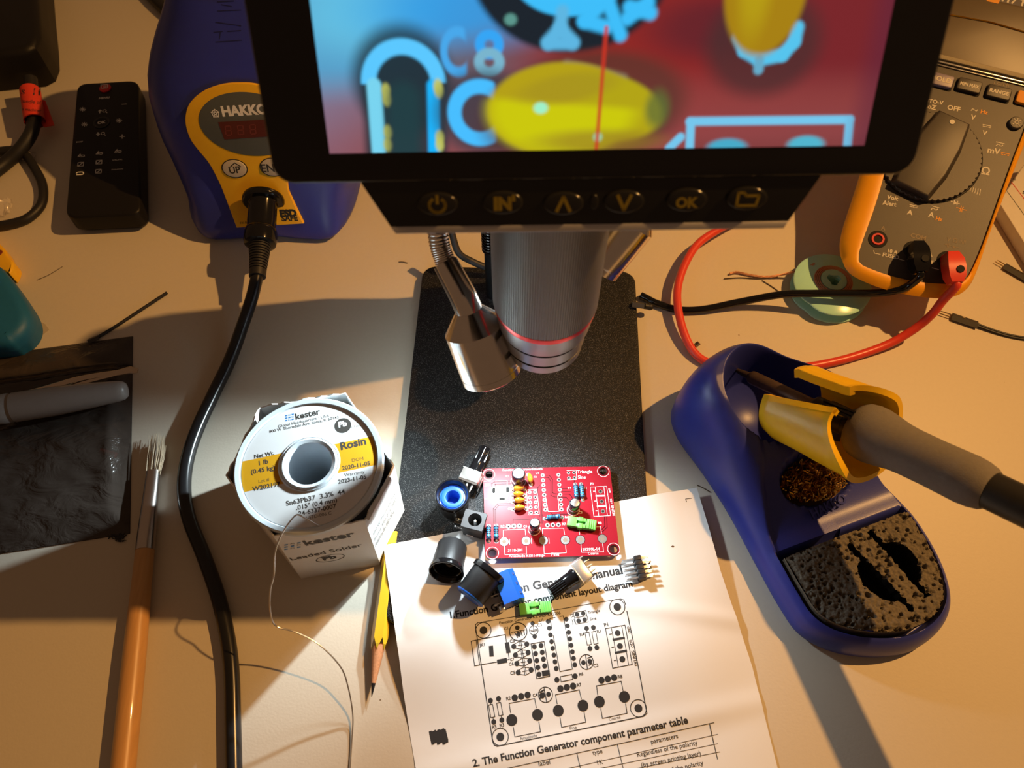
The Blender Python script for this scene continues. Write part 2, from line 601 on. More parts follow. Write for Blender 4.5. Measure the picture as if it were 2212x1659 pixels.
# button panel under the bezel, set back a little
pan = [(-67.6, 15.5), (-59.2, 0.3), (58.0, 0.3), (66.2, 15.5)]
mb = MB().prism(pan, -10, -0.9, mat('button_panel_black', (0.008, 0.008, 0.008), 0.2), MM, bev=0.5)
mb.prism([(-59.6, 1.2), (-58.2, -1.1), (57.2, -1.1), (58.4, 1.2)], -9, -0.75, mat('led_shine_case_edge', (0.50, 0.50, 0.53), 0.45, 0.2), MM, bev=0.4)  # case lip painted pale grey, the LEDs' shine put into its colour
part('button_panel', mb, monitor)
LIT = mat('yellow_button_print', (0.24, 0.18, 0.010), 0.5)
KEY = mat('clear_dark_button', (0.012, 0.012, 0.012), 0.15)
def seg2(mb, pts, wd, z):
    for a, b in zip(pts[:-1], pts[1:]):
        d = (Vector(b) - Vector(a)).normalized()
        nn = Vector((-d.y, d.x)) * wd / 2
        a_, b_ = Vector(a) - d * wd * 0.3, Vector(b) + d * wd * 0.3
        q = [a_ - nn, b_ - nn, b_ + nn, a_ + nn]
        mb.add([(p.x, p.y, z) for p in q], [[0, 1, 2, 3]], LIT, MM, False)
for i, (qx, qy) in enumerate(((945, 441), (1086, 438), (1217, 440), (1348, 436), (1484, 432), (1614, 429))):
    cx, cy = ml(qx, qy)
    mb = MB().prism(ell(cx, cy, 6.0, 3.5, 36), -1.2, 0.5, KEY, MM, bev=0.8)
    z = 0.56
    if i == 0:
        ring = [(cx + 2.3 * math.cos(R(a)), cy - 0.2 + 2.1 * math.sin(R(a))) for a in range(125, 416, 15)]
        seg2(mb, ring, 0.9, z); seg2(mb, [(cx, cy + 0.4), (cx, cy + 2.6)], 0.9, z)
    elif i == 1:
        mb.text('IN', MM @ Matrix.Translation((cx, cy - 1.9, z)), 1, LIT, 0.06, 'c', 5.2, 1.0)
        seg2(mb, [(cx + 3.2, cy + 0.8), (cx + 3.2, cy + 2.2)], 1.0, z)
    elif i == 2:
        seg2(mb, [(cx - 1.9, cy - 2), (cx, cy + 2.1), (cx + 1.9, cy - 2)], 1.0, z)
    elif i == 3:
        seg2(mb, [(cx - 1.9, cy + 2), (cx, cy - 2.1), (cx + 1.9, cy + 2)], 1.0, z)
    elif i == 4:
        mb.text('OK', MM @ Matrix.Translation((cx, cy - 2.0, z)), 1, LIT, 0.05, 'c', 6.6, 1.0)
    else:
        seg2(mb, [(cx - 3, cy - 1.9), (cx + 2.6, cy - 1.9), (cx + 3.2, cy + 1.0), (cx - 0.5, cy + 1.0), (cx - 1.2, cy + 1.9), (cx - 2.8, cy + 1.9), (cx - 3, cy - 1.9)], 0.8, z)
    part('button', mb, monitor)
cx, cy = ml(1284, 437)
part('sensor_eye', MB().prism(ell(cx, cy, 1.3, 2.2, 24), -1.2, 0.1, KEY, MM, bev=0.4), monitor)

# ---- the lit picture on the screen: enlarged corner of a red circuit board
def screen_mat():
    m = bpy.data.materials.new('lit_screen_picture')
    m.use_nodes = True
    nt = m.node_tree
    N, L = nt.nodes, nt.links
    uv = N.new('ShaderNodeUVMap'); uv.uv_map = 'mm'
    sp = N.new('ShaderNodeSeparateXYZ')
    L.new(uv.outputs[0], sp.inputs[0])
    X, Y = sp.outputs[0], sp.outputs[1]
    def ma(op, a, b=None, c=None):
        n = N.new('ShaderNodeMath'); n.operation = op
        for i, x in enumerate((a, b, c)):
            if x is None: continue
            if hasattr(x, 'is_linked'): L.new(x, n.inputs[i])
            else: n.inputs[i].default_value = x
        return n.outputs[0]
    def ss(e0, e1, x):
        n = N.new('ShaderNodeMapRange'); n.interpolation_type = 'SMOOTHSTEP'
        n.inputs['From Min'].default_value, n.inputs['From Max'].default_value = e0, e1
        L.new(x, n.inputs['Value'])
        return n.outputs[0]
    col = None
    def mix(mask, c, al=1.0):
        nonlocal col
        n = N.new('ShaderNodeMixRGB')
        L.new(ma('MULTIPLY', mask, al) if al != 1 else mask, n.inputs[0])
        if isinstance(col, tuple): n.inputs[1].default_value = col + (1,)
        else: L.new(col, n.inputs[1])
        if isinstance(c, tuple): n.inputs[2].default_value = c + (1,)
        else: L.new(c, n.inputs[2])
        col = n.outputs[0]
    # shapes are laid out in screen millimetres; k() reads them off the photograph
    k = ml
    def rotxy(c, rot):
        dx, dy = ma('SUBTRACT', X, c[0]), ma('SUBTRACT', Y, c[1])
        if not rot: return dx, dy
        cs, sn = math.cos(R(rot)), math.sin(R(rot))
        return ma('ADD', ma('MULTIPLY', dx, cs), ma('MULTIPLY', dy, sn)), ma('SUBTRACT', ma('MULTIPLY', dy, cs), ma('MULTIPLY', dx, sn))
    def rad(c, rx, ry, rot=0):
        dx, dy = rotxy(c, rot)
        dx, dy = ma('DIVIDE', dx, rx), ma('DIVIDE', dy, ry)
        return ma('SQRT', ma('ADD', ma('MULTIPLY', dx, dx), ma('MULTIPLY', dy, dy)))
    def ellipse(c, rx, ry, rot=0, soft=0.16):
        return ss(1 + soft, 1 - soft, rad(c, rx, ry, rot))
    def ringm(c, rx, ry, hw, soft=0.9, rot=0):
        d = ma('MULTIPLY', ma('ABSOLUTE', ma('SUBTRACT', rad(c, rx, ry, rot), 1.0)), (rx + ry) / 2)
        return ss(hw + soft, hw - soft, d)
    def caps(a, b, r_, soft=0.9):
        ax, ay, bx, by = a[0], a[1], b[0] - a[0], b[1] - a[1]
        l2 = bx * bx + by * by
        dx, dy = ma('SUBTRACT', X, ax), ma('SUBTRACT', Y, ay)
        n = N.new('ShaderNodeClamp')
        L.new(ma('DIVIDE', ma('ADD', ma('MULTIPLY', dx, bx), ma('MULTIPLY', dy, by)), l2), n.inputs[0])
        h = n.outputs[0]
        ex, ey = ma('SUBTRACT', dx, ma('MULTIPLY', h, bx)), ma('SUBTRACT', dy, ma('MULTIPLY', h, by))
        return ss(r_ + soft, r_ - soft, ma('SQRT', ma('ADD', ma('MULTIPLY', ex, ex), ma('MULTIPLY', ey, ey))))
    def half(p, ang_, soft=1.5):
        """1 on the side of p that the angle points to"""
        dx, dy = ma('SUBTRACT', X, p[0]), ma('SUBTRACT', Y, p[1])
        return ss(-soft, soft, ma('ADD', ma('MULTIPLY', dx, math.cos(R(ang_))), ma('MULTIPLY', dy, math.sin(R(ang_)))))
    RED, DRED = srgb(142, 38, 36), srgb(120, 36, 42)
    CY, SKY, DK = srgb(60, 190, 250), srgb(92, 182, 226), srgb(28, 48, 58)
    col = RED
    mix(half(k(1560, 120), 0, 30), DRED)
    mix(half(k(1160, 40), 160, 16), srgb(104, 92, 104))
    mix(half(k(980, 0), 140, 14), srgb(86, 158, 200))
    mix(ellipse(k(760, 30), 15, 9, 0, 0.8), srgb(100, 196, 230), 0.8)
    mix(ellipse(k(990, 20), 22, 8, 0, 0.7), srgb(40, 160, 235), 0.8)
    mix(half(k(740, 250), 270, 14), srgb(140, 88, 100), 0.6)
    mix(ellipse(k(1540, 60), 16, 7, 0, 0.6), srgb(60, 30, 44), 0.55)
    mix(half(k(1500, 180), 270, 6), srgb(150, 66, 60), 0.55)
    # the big dark capacitor can at the top
    mix(ellipse(k(1235, -85), 26, 21.5, 0, 0.05), srgb(22, 34, 44))
    mix(ellipse(k(1232, -70), 15.5, 11.2, 0, 0.05), CY)
    mix(caps(k(1215, 25), k(1210, 60), 1.6), SKY)
    mix(caps(k(1210, 62), k(1183, 92), 1.7), SKY); mix(caps(k(1210, 62), k(1238, 92), 1.7), SKY); mix(caps(k(1185, 94), k(1236, 94), 1.5), SKY)
    for a, b in (((1262, 45), (1310, 58)), ((1262, 45), (1300, 10)), ((1316, 10), (1340, 75)), ((1355, 40), (1400, 5)), ((1360, 15), (1405, 28))):
        mix(caps(k(*a), k(*b), 1.7), CY)
    mix(ellipse(k(1103, 42), 1.6, 1.4, 0, 0.4), srgb(90, 150, 140))
    # U shaped slot on the left
    mix(ellipse(k(870, 175), 13.5, 14, 0, 0.2), DK, 0.85)
    mix(caps(k(875, 190), k(880, 420), 11.5, 1.5), DK, 0.9)
    up = half(k(870, 180), 90, 0.4)
    mix(ma('MULTIPLY', ringm(k(872, 182), 9.4, 9.5, 2.0, 0.6), up), srgb(90, 200, 255))
    mix(caps(k(808, 185), k(826, 420), 2.0, 0.6), srgb(120, 212, 240)); mix(caps(k(936, 185), k(940, 420), 1.7, 0.6), srgb(20, 182, 255))
    for q in ((834, 196), (836, 214), (838, 285), (838, 312), (946, 186), (948, 196), (950, 296), (950, 312)):
        mix(ellipse(k(*q), 1.2, 1.9, 0, 0.4), srgb(196, 200, 96), 0.9)
    mix(caps(k(872, 215), k(878, 420), 4.6, 2.5), srgb(28, 62, 68), 0.9)
    # letters C 8
    c = k(990, 112)
    mix(ma('MULTIPLY', ringm(c, 3.8, 5.0, 1.1, 0.6), half((c[0] + 2.0, c[1]), 180, 0.7)), srgb(70, 168, 235))
    mix(ringm(k(1057, 96), 2.5, 2.4, 1.25, 0.5), srgb(50, 165, 245)); mix(ringm(k(1057, 134), 2.7, 2.4, 1.25, 0.5), srgb(120, 180, 205))
    # letter C beside the yellow bead
    mix(ellipse(k(1050, 245), 14, 11, 0, 0.25), srgb(44, 58, 70), 0.8)
    c = k(1037, 244)
    mix(ma('MULTIPLY', ringm(c, 7.0, 7.0, 1.9, 0.6), half((c[0] + 4.2, c[1]), 180, 0.7)), srgb(70, 190, 255))
    # yellow bead
    mix(ellipse(k(1260, 240), 28, 15, 8, 0.15), srgb(84, 52, 44), 0.75)
    mix(caps(k(1225, 140), k(1345, 170), 1.2, 1.0), srgb(140, 130, 118), 0.7)
    mix(ellipse(k(1215, 238), 20.5, 12.4, 0, 0.07), srgb(180, 160, 22))
    mix(ma('MULTIPLY', ellipse(k(1310, 232), 15.5, 8.6, -12, 0.1), half(k(1250, 240), 0, 6)), srgb(178, 164, 20))
    mix(ma('MULTIPLY', ellipse(k(1215, 238), 20, 12, 0, 0.2), half(k(1200, 222), 265, 1.6)), srgb(206, 206, 8), 0.85)
    mix(ellipse(k(1225, 190), 13, 3.6, 8, 0.4), srgb(166, 146, 30), 0.8)
    mix(ellipse(k(1290, 305), 16, 3, 0, 0.6), srgb(150, 120, 34), 0.7)
    mix(ellipse(k(1168, 233), 1.9, 1.5, 0, 0.4), srgb(160, 240, 200))
    mix(ellipse(k(1291, 296), 1.2, 1.2, 0, 0.5), srgb(150, 210, 170))
    mix(caps(k(1310, 60), k(1288, 320), 0.55, 0.4), srgb(200, 52, 36), 0.85)
    mix(ellipse(k(1420, 235), 3.2, 4.8, 0, 0.5), srgb(92, 108, 52), 0.8)
    # second yellow bead at the top right with its bright pad
    mix(ellipse(k(1650, 95), 15, 13, 0, 0.25), srgb(72, 44, 46), 0.8)
    pts = [(1596, 80), (1608, 108), (1640, 128), (1690, 118), (1715, 90), (1722, 60)]
    for a, b in zip(pts[:-1], pts[1:]):
        mix(caps(k(*a), k(*b), 1.7, 0.7), srgb(84, 196, 238))
    mix(caps(k(1640, 130), k(1638, 150), 1.3, 0.6), srgb(100, 170, 200))
    mix(ellipse(k(1655, -25), 10.5, 16, 0, 0.1), srgb(166, 128, 18))
    mix(ellipse(k(1635, -40), 4, 12, 0, 0.6), srgb(186, 164, 20), 0.7)
    # white box outline at the bottom right
    mix(ma('MULTIPLY', half(k(1660, 300), 270, 2.5), half(k(1480, 300), 0, 1)), srgb(124, 58, 58), 0.6)
    for a, b in (((1490, 262), (1835, 258)), ((1492, 264), (1486, 400)), ((1835, 260), (1822, 400)), ((1470, 296), (1445, 320))):
        mix(caps(k(*a), k(*b), 1.15, 0.5), srgb(116, 198, 236))
    mix(ellipse(k(1570, 318), 5.4, 2.4, 0, 0.3), srgb(70, 170, 200)); mix(ellipse(k(1740, 312), 5.0, 2.4, 0, 0.3), srgb(80, 180, 205))
    mix(half(k(1868, 150), 0, 4), srgb(90, 36, 60), 0.5)
    b = N['Principled BSDF']
    b.inputs['Base Color'].default_value = (0.004, 0.004, 0.005, 1)
    b.inputs['Roughness'].default_value = 0.09
    L.new(col, b.inputs['Emission Color'])
    b.inputs['Emission Strength'].default_value = 1.0
    return m
x0, y0 = ml(712, 328); x1, _ = ml(1866, 316)
y0 = 23.3
ya, ht = y0, 85.0
mb = MB().box(((x0 + x1) / 2, ya + ht / 2, -0.2), (x1 - x0, ht, 0.7), screen_mat(), MM)
scr = part('screen', mb, monitor, 'lit picture of a red circuit board')
uvl = scr.data.uv_layers.new(name='mm')
MIW = MI @ Matrix.Translation(ORG[scope.name])
for lp in scr.data.loops:
    q = MIW @ (scr.data.vertices[lp.vertex_index].co / S)
    uvl.data[lp.index].uv = (q.x, q.y)
# arm behind the monitor
mb = MB().box((20, 222, 216), (90, 54, 52), BLACK, bev=4)
part('head_housing', mb, scope)

# ---- two gooseneck lamps
LEDM = mat('white_led', (0.9, 0.95, 1.0), 0.3, emis=(0.8, 0.93, 1.0), estr=6)
def goose(rim, base, neck0, neck1, path):
    rim, base, neck0, neck1 = map(Vector, (rim, base, neck0, neck1))
    r_ = 12.65
    Mh = along(rim, base)
    h = (base - rim).length
    mb = MB().lathe([(11.0, 1.6), (11.2, 0), (12.4, 0), (12.65, 0.3), (12.65, 3.0), (12.4, 3.15), (12.4, 3.4), (12.65, 3.55), (12.65, h), (5.7, h + 8.1), (0, h + 8.1)], CHROME, Mh, 64)
    head = part('lamp_head', mb, scope, 'brushed steel lamp head', 30)
    part('led_lens', MB().lathe([(0, 1.0), (11.0, 1.6)], LEDM, Mh, 32), head)
    n = 24
    axd = (base - rim).normalized()
    pts = [base + axd * 4.0, base + axd * 8.6] + [neck0.lerp(neck1, i / 6) for i in range(1, 7)]
    part('lamp_neck', MB().tube(pts, [5.5, 5.6, 5.6, 5.5, 5.4, 5.3, 5.2, 5.1], CHROME, 28), head)
    sm = smooth([neck1] + [Vector(p) for p in path], 44)
    rad = [3.75 + 0.5 * abs(math.sin(i * 0.8)) for i in range(len(sm))]
    part('gooseneck', MB().tube(sm, rad, CHROME, 18), scope, 'ribbed steel hose', 50)
goose((-8.4, 169.2, 76.1), (-14.9, 180.3, 95.4), (-18.0, 186.7, 103.2), (-26.4, 200.1, 111.3), [(-29, 207.7, 120), (-29, 224, 142), (-18, 246, 160), (4, 258, 168)])
goose((35.1, 218.6, 88.8), (49.3, 228.8, 105.8), (54.9, 232.8, 112.1), (62.0, 242, 123.0), [(65, 252, 136), (60, 264, 154), (46, 266, 164), (22, 262, 170)])
# black cord behind the plate
cp = [P(975, 500, 30), P(990, 545, 22), P(1020, 565, 16), P(1058, 580, 12), P(1090, 585, 10)]
part('cord', MB().tube(smooth(cp, 10), 1.9, RUBBER, 10), scope)

# =================================================================== PAPER MANUAL
PAPER = mat('printed_paper', (0.70, 0.70, 0.695), 0.75, var=0.03, vscale=0.05, bump=0.05, bscale=0.3, spec=0.2)
def zpaper(x, y):
    """lies on the stand plate, then sags to the desk in front of it and beside it"""
    dx, dy = x - PL0.x, y - PL0.y
    a, b = dx * c_ + dy * s_, -dx * s_ + dy * c_
    d = max(-99 - b, 0)
    e = max(a - 59, 0)
    f = max(-59 - a, 0)
    q = math.sqrt(d * d + (e * 0.75) ** 2 + (f * 0.5) ** 2)
    z = 0.7 + 6.3 * (1 - sstep(0, 46, q))
    z += 2.6 * sstep(16, 40, e) * sstep(80, 120, y)            # the right hand corner lifts
    z += 0.5 * math.sin(x * 0.07 + y * 0.045) * sstep(0, 30, q)
    crease = abs((y - 92) - 0.115 * (x - 20) * -1 - 3.5)
    z += 0.8 * math.exp(-(crease / 4.0) ** 2)                          # old fold across
    crease2 = abs((y - 40.5) + 0.20 * (x - 20) * -1 + 5.0)
    z += 0.7 * math.exp(-(crease2 / 5.0) ** 2)
    return z + (0.05 if q > 0 else 0)
sheet = Sheet(zpaper)
tl, tr = sheet.at(828, 1178), sheet.at(1505, 1053)
lp_ = [sheet.at(*q) for q in ((828, 1178), (838, 1250), (850, 1335), (862, 1420), (872, 1500), (886, 1590), (905, 1700))]
rp_ = [sheet.at(*q) for q in ((1505, 1053), (1530, 1135), (1557, 1235), (1590, 1330), (1625, 1440), (1655, 1560), (1690, 1700))]
def pathat(pl_, t):
    f = t * (len(pl_) - 1)
    i = min(int(f), len(pl_) - 2)
    return pl_[i].lerp(pl_[i + 1], f - i)
NX, NY = 170, 150
mb = MB()
vs_ = []
for j in range(NY + 1):
    a, b = pathat(lp_, j / NY), pathat(rp_, j / NY)
    for i in range(NX + 1):
        p = a.lerp(b, i / NX)
        vs_.append((p.x, p.y, zpaper(p.x, p.y)))
n_ = len(vs_)
vs_ += [(x, y, z - 0.12) for x, y, z in vs_]
fs_ = []
for j in range(NY):
    for i in range(NX):
        k = j * (NX + 1) + i
        fs_.append([k, k + NX + 1, k + NX + 2, k + 1])
        fs_.append([n_ + k, n_ + k + 1, n_ + k + NX + 2, n_ + k + NX + 1])
mb.add(vs_, fs_, PAPER)
T = lambda s, p0, p1, b=0.02, asp=1.0: mb.ptext(s, p0, p1, sheet, INK, b, asp)
T('Function Generator manual', (1052, 1293), (1346, 1239), 0.03)
T('II', (1393, 1231), (1408, 1228), 0.02, 0.5)
T('1.Function Generator component layout diagram', (973, 1336), (1367, 1267), 0.03)
T('2. The Function Generator component parameter table', (1022, 1657), (1487, 1562), 0.03)
q_ = lambda x, y: (960 + x * 0.25316, 1280 + y * 0.25316)      # reading frame of the enlarged diagram
TZ = lambda s, p0, p1, b=0.01, asp=1.0: T(s, q_(*p0), q_(*p1), b, asp)
LZ = lambda pts, wd=0.28, cl=False: mb.pline([q_(*p) for p in pts], sheet, wd, INK, cl)
DZ = lambda x, y, r_: mb.pdisc(*q_(x, y), r_, sheet, INK)
RZ = lambda x, y, r_, wd=0.3, a0=0, a1=360: mb.pring(*q_(x, y), r_ - wd / 2, r_ + wd / 2, sheet, INK, a0=a0, a1=a1)
TZ('Function Generator Kit with XR2206', (470, 272), (992, 184))
LZ([(285, 258), (1500, 55)]); LZ([(1500, 55), (1530, 62), (1545, 100), (1720, 990), (1728, 1030), (1700, 1055)], 0.4)
LZ([(1700, 1055), (450, 1312)], 0.45); LZ([(450, 1312), (425, 1300), (412, 1270), (268, 310), (265, 275), (285, 258)], 0.4)
for x, y in ((333, 322), (1475, 122), (1655, 988), (477, 1232)):
    RZ(x, y, 3.35, 0.35); DZ(x, y, 1.65)
LZ([(228, 415), (520, 358), (530, 430)], 0.35); LZ([(545, 510), (553, 570), (525, 577)], 0.35); LZ([(460, 590), (258, 626), (228, 415)], 0.35); LZ([(272, 410), (300, 618)], 0.35)
TZ('JK1', (300, 462), (345, 455), 0.03)
for a, b, wd in (((398, 470), (402, 530), 1.9), ((535, 440), (545, 500), 1.9), ((465, 590), (520, 580), 1.9)):
    LZ([a, b], wd)
RZ(630, 333, 3.8, 0.4); DZ(622, 300, 1.0); DZ(633, 355, 1.0); LZ([(570, 340), (690, 318)], 0.3)
for i in range(4):
    LZ([(600 + i * 26, 340 - i * 4), (624 + i * 20, 384 - i * 8)], 0.4)
TZ('C1', (512, 322), (545, 314)); TZ('C2', (796, 292), (835, 284)); TZ('U1', (812, 252), (845, 245))
for yy in range(2):
    mb.pring(*q_(762, 322), 1.75, 2.05, sheet, INK)
DZ(752, 262, 0.95); DZ(770, 374, 1.0); LZ([(735, 322), (790, 313)]); LZ([(738, 332), (792, 323)]); LZ([(758, 290), (765, 345)])
for i, (x0_, y0_, x1_, y1_) in enumerate(((592, 460, 703, 440), (606, 534, 714, 512), (618, 606, 728, 582), (630, 682, 740, 660))):
    DZ(x0_, y0_, 1.1); DZ(x1_, y1_, 1.1)
    cx, cy = (x0_ + x1_) / 2, (y0_ + y1_) / 2
    LZ([(x0_ + 8, y0_ - 22), (cx - 10, cy - 34), (x1_ - 18, y1_ - 20)], 0.28); LZ([(x0_ + 14, y0_ + 16), (cx + 10, cy + 34), (x1_, y1_ + 18)], 0.28)
    LZ([(cx - 6, cy - 32), (cx + 2, cy + 34)], 0.3); LZ([(cx + 6, cy - 34), (cx + 14, cy + 32)], 0.3); LZ([(cx - 18, cy + 2), (cx + 22, cy - 4)], 0.3)
TZ('C8', (560, 430), (602, 422), 0.02); TZ('C7', (562, 584), (598, 577), 0.02); TZ('C6', (552, 626), (592, 618), 0.02); TZ('C5', (564, 702), (606, 694), 0.02)
LZ([(738, 438), (850, 418), (898, 714), (788, 735)], 0.35, True)
for r_ in range(5):
    for cx, cy in ((768 + r_ * 10, 462 + r_ * 59), (825 + r_ * 10, 452 + r_ * 58)):
        if r_ == 4 and cx > 840: LZ([(850, 690), (882, 685)], 2.2)
        else: DZ(cx, cy, 1.05)
LZ([(945, 212), (900, 222), (985, 674), (1092, 653), (1015, 200), (985, 205)], 0.32)
for i in range(8):
    DZ(884 + i * 10, 246 + i * 57.5, 1.0); DZ(1040 + i * 10.3, 228 + i * 55.5, 1.0)
LZ([(1100, 172), (1205, 152), (1228, 250), (1122, 270)], 0.25, True); LZ([(1110, 218), (1215, 198)], 0.25)
for x, y in ((1132, 188), (1184, 178), (1145, 242), (1197, 232)): DZ(x, y, 1.0)
TZ('J2', (1075, 212), (1105, 206)); TZ('J1', (1088, 262), (1115, 256)); TZ('Triangle', (1226, 184), (1328, 164)); TZ('Sine', (1242, 240), (1298, 230))
for x0_, y0_ in ((1213, 306), (1271, 298)):
    DZ(x0_, y0_, 1.05); DZ(x0_ + 29, y0_ + 172, 1.05); LZ([(x0_, y0_), (x0_ + 4, y0_ + 36)]); LZ([(x0_ + 24, y0_ + 140), (x0_ + 29, y0_ + 172)])
    LZ([(x0_ - 14, y0_ + 38), (x0_ + 20, y0_ + 31), (x0_ + 40, y0_ + 136), (x0_ + 6, y0_ + 143)], 0.3, True)
TZ('R4', (1158, 374), (1196, 366), 0.02); TZ('R1', (1304, 346), (1336, 340), 0.02); TZ('P1', (1366, 294), (1400, 287), 0.02)
LZ([(1374, 308), (1540, 278), (1602, 614), (1436, 646)], 0.35, True); LZ([(1424, 300), (1484, 636)], 0.3); LZ([(1512, 284), (1572, 620)], 0.3)
LZ([(1442, 402), (1532, 388)], 1.0); LZ([(1462, 514), (1550, 498)], 1.0)
for i in range(3):
    DZ(1478 + i * 20, 345 + i * 112, 1.25); LZ([(1408 + i * 20, 356 + i * 112), (1426 + i * 20, 353 + i * 112)], 0.35)
def tv(s, x, y, x2, y2):
    T(s, q_(x, y), q_(x2, y2), 0.02, 1.0)
tv('GND', 1556, 292, 1574, 352); tv('SQU', 1574, 408, 1596, 470); tv('SIN/TRI', 1594, 500, 1626, 626)
RZ(1212, 592, 2.95, 0.35); DZ(1186, 598, 1.0); DZ(1240, 586, 1.0); LZ([(1205, 535), (1220, 650)], 0.4)
for i in range(3): LZ([(1222 + i * 6, 560 + i * 30), (1258, 545 + i * 30)], 0.45)
TZ('C3', (1274, 640), (1314, 632), 0.02)
DZ(960, 745, 1.1); DZ(1115, 713, 1.1); LZ([(988, 718), (1088, 698), (1096, 742), (996, 762)], 0.3, True); TZ('R6', (1150, 712), (1186, 705), 0.02)
for k_, (x, y, dx, dy, nm, nx, ny) in enumerate(((600, 898, 55, -12, 'R2', 530, 920), (990, 820, 54, -11, 'R7', 1132, 804), (1340, 748, 54, -11, 'R8', 1482, 734))):
    for i in range(3): DZ(x + i * dx, y + i * dy, 1.35)
    TZ(nm, (nx, ny), (nx + 38, ny - 7), 0.02)
for pts, ds, nm, n0, n1 in (
        ([(565, 1026), (552, 946), (770, 905), (784, 982)], [(575, 1088), (794, 1044)], 'Amplitude', (645, 1262), (792, 1230)),
        ([(962, 950), (948, 872), (1150, 830), (1168, 906)], [(972, 1008), (1182, 965)], 'Fine', (1072, 1172), (1130, 1162)),
        ([(1308, 874), (1298, 796), (1508, 758), (1524, 836)], [(1322, 932), (1535, 890)], 'Coarse', (1406, 1094), (1504, 1074))):
    LZ(pts, 0.32)
    for x, y in ds: DZ(x, y, 2.3)
    TZ(nm, n0, n1, 0.0)
for pts in ([(588, 1150), (602, 1232), (820, 1188), (806, 1104)], [(986, 1066), (1000, 1150), (1206, 1106), (1192, 1024)], [(1334, 990), (1348, 1074), (1558, 1030), (1546, 950)]): LZ(pts, 0.32)
RZ(862, 872, 3.0, 0.35); DZ(834, 878, 1.2); DZ(888, 868, 1.0); LZ([(850, 816), (872, 930)], 0.4)
for i in range(3): LZ([(815, 850 + i * 26), (848, 832 + i * 26)], 0.6)
TZ('C4', (756, 892), (796, 884), 0.02)
for x0_, y0_ in ((393, 922), (462, 906)):
    DZ(x0_, y0_, 1.05); DZ(x0_ + 28, y0_ + 182, 1.05); LZ([(x0_, y0_), (x0_ + 5, y0_ + 34)]); LZ([(x0_ + 22, y0_ + 148), (x0_ + 28, y0_ + 182)])
    LZ([(x0_ - 16, y0_ + 38), (x0_ + 18, y0_ + 31), (x0_ + 38, y0_ + 138), (x0_ + 4, y0_ + 146)], 0.3, True)
TZ('R5', (410, 1162), (446, 1154), 0.02); TZ('R3', (474, 1150), (512, 1142), 0.02)
# the table that starts at the bottom edge of the picture
LZ([(540, 1500), (2300, 1110)], 0.3); LZ([(1040, 1505), (2330, 1210)], 0.25); LZ([(1130, 1370), (1160, 1500)], 0.3); LZ([(1475, 1292), (1525, 1500)], 0.3); LZ([(2262, 1120), (2330, 1420)], 0.35)
LZ([(1190, 1530), (2330, 1290)], 0.25); LZ([(1300, 1570), (2350, 1360)], 0.25)
TZ('label', (806, 1482), (904, 1462), 0.01); TZ('type', (1266, 1386), (1350, 1368), 0.01); TZ('1K', (1308, 1470), (1356, 1460), 0.01); TZ('parameters', (1766, 1292), (1996, 1240), 0.01)
TZ('Regardless of the polarity', (1648, 1402), (2162, 1298), 0.01); TZ('(by screen printing layer)', (1684, 1492), (2190, 1388), 0.01); TZ('Regardless of the polarity', (1690, 1586), (2212, 1470), 0.01)
# a pen scribble and the corner tick
for i in range(11):
    x = 930 + i * 3.0
    mb.pline([(x, 1582 - i * 0.6 + (i % 3) * 2), (x + 5 + (i % 2) * 3, 1606 - (i % 4) * 4)], sheet, 1.25, INK)
mb.pline([(1483, 1084), (1481, 1078), (1494, 1076)], sheet, 0.3, INK)
DEBRIS = mat('brown_speck', (0.10, 0.05, 0.02), 0.8)
mb.ppoly([(1449, 1181), (1453, 1178), (1457, 1180), (1454, 1183)], sheet, DEBRIS)
single('instruction_sheet', mb, 'creased white printed manual sheet with a circuit layout diagram and a scribble', 'paper', sharp=60)

# =================================================================== RED CIRCUIT BOARD
PZ = 11.0                                                       # top face of the board
bp = Flat(PZ)
PCBM = mat('red_solder_mask', (0.27, 0.010, 0.020), 0.34, var=0.06, vscale=1.5, bump=0.04, bscale=6, spec=0.16)
PCBE = mat('board_edge', (0.10, 0.05, 0.05), 0.6)
TRACE = mat('covered_copper_track', (0.055, 0.003, 0.006), 0.4, spec=0.15)
SILK = mat('white_silkscreen', (0.86, 0.86, 0.86), 0.5)
TIN = mat('tinned_pad', (0.82, 0.83, 0.84), 0.25, 0.9)
HOLE = mat('dark_hole', (0.008, 0.007, 0.006), 0.8)
z7 = lambda x, y: (1030 + x * 0.15068, 980 + y * 0.15068)
pa, pb, pc, pd = (bp.at(*z7(*q)) for q in ((88, 214), (1905, 180), (2052, 1455), (124, 1505)))
pcb = thing('circuit_board', 'red printed circuit board partly fitted with components, below the microscope', 'circuit board', ((pa.x + pc.x) / 2, (pa.y + pc.y) / 2, 6.4))
crn = [pd, pc, pb, pa]
ol = []
for i in range(4):
    p, a, b = crn[i], crn[i - 1], crn[(i + 1) % 4]
    d1, d2 = (a - p).normalized(), (b - p).normalized()
    for k in range(6):
        t = k / 5
        ol.append(p + d1 * 2.2 * (1 - t) ** 2 + d2 * 2.2 * t ** 2)
mbb = MB()
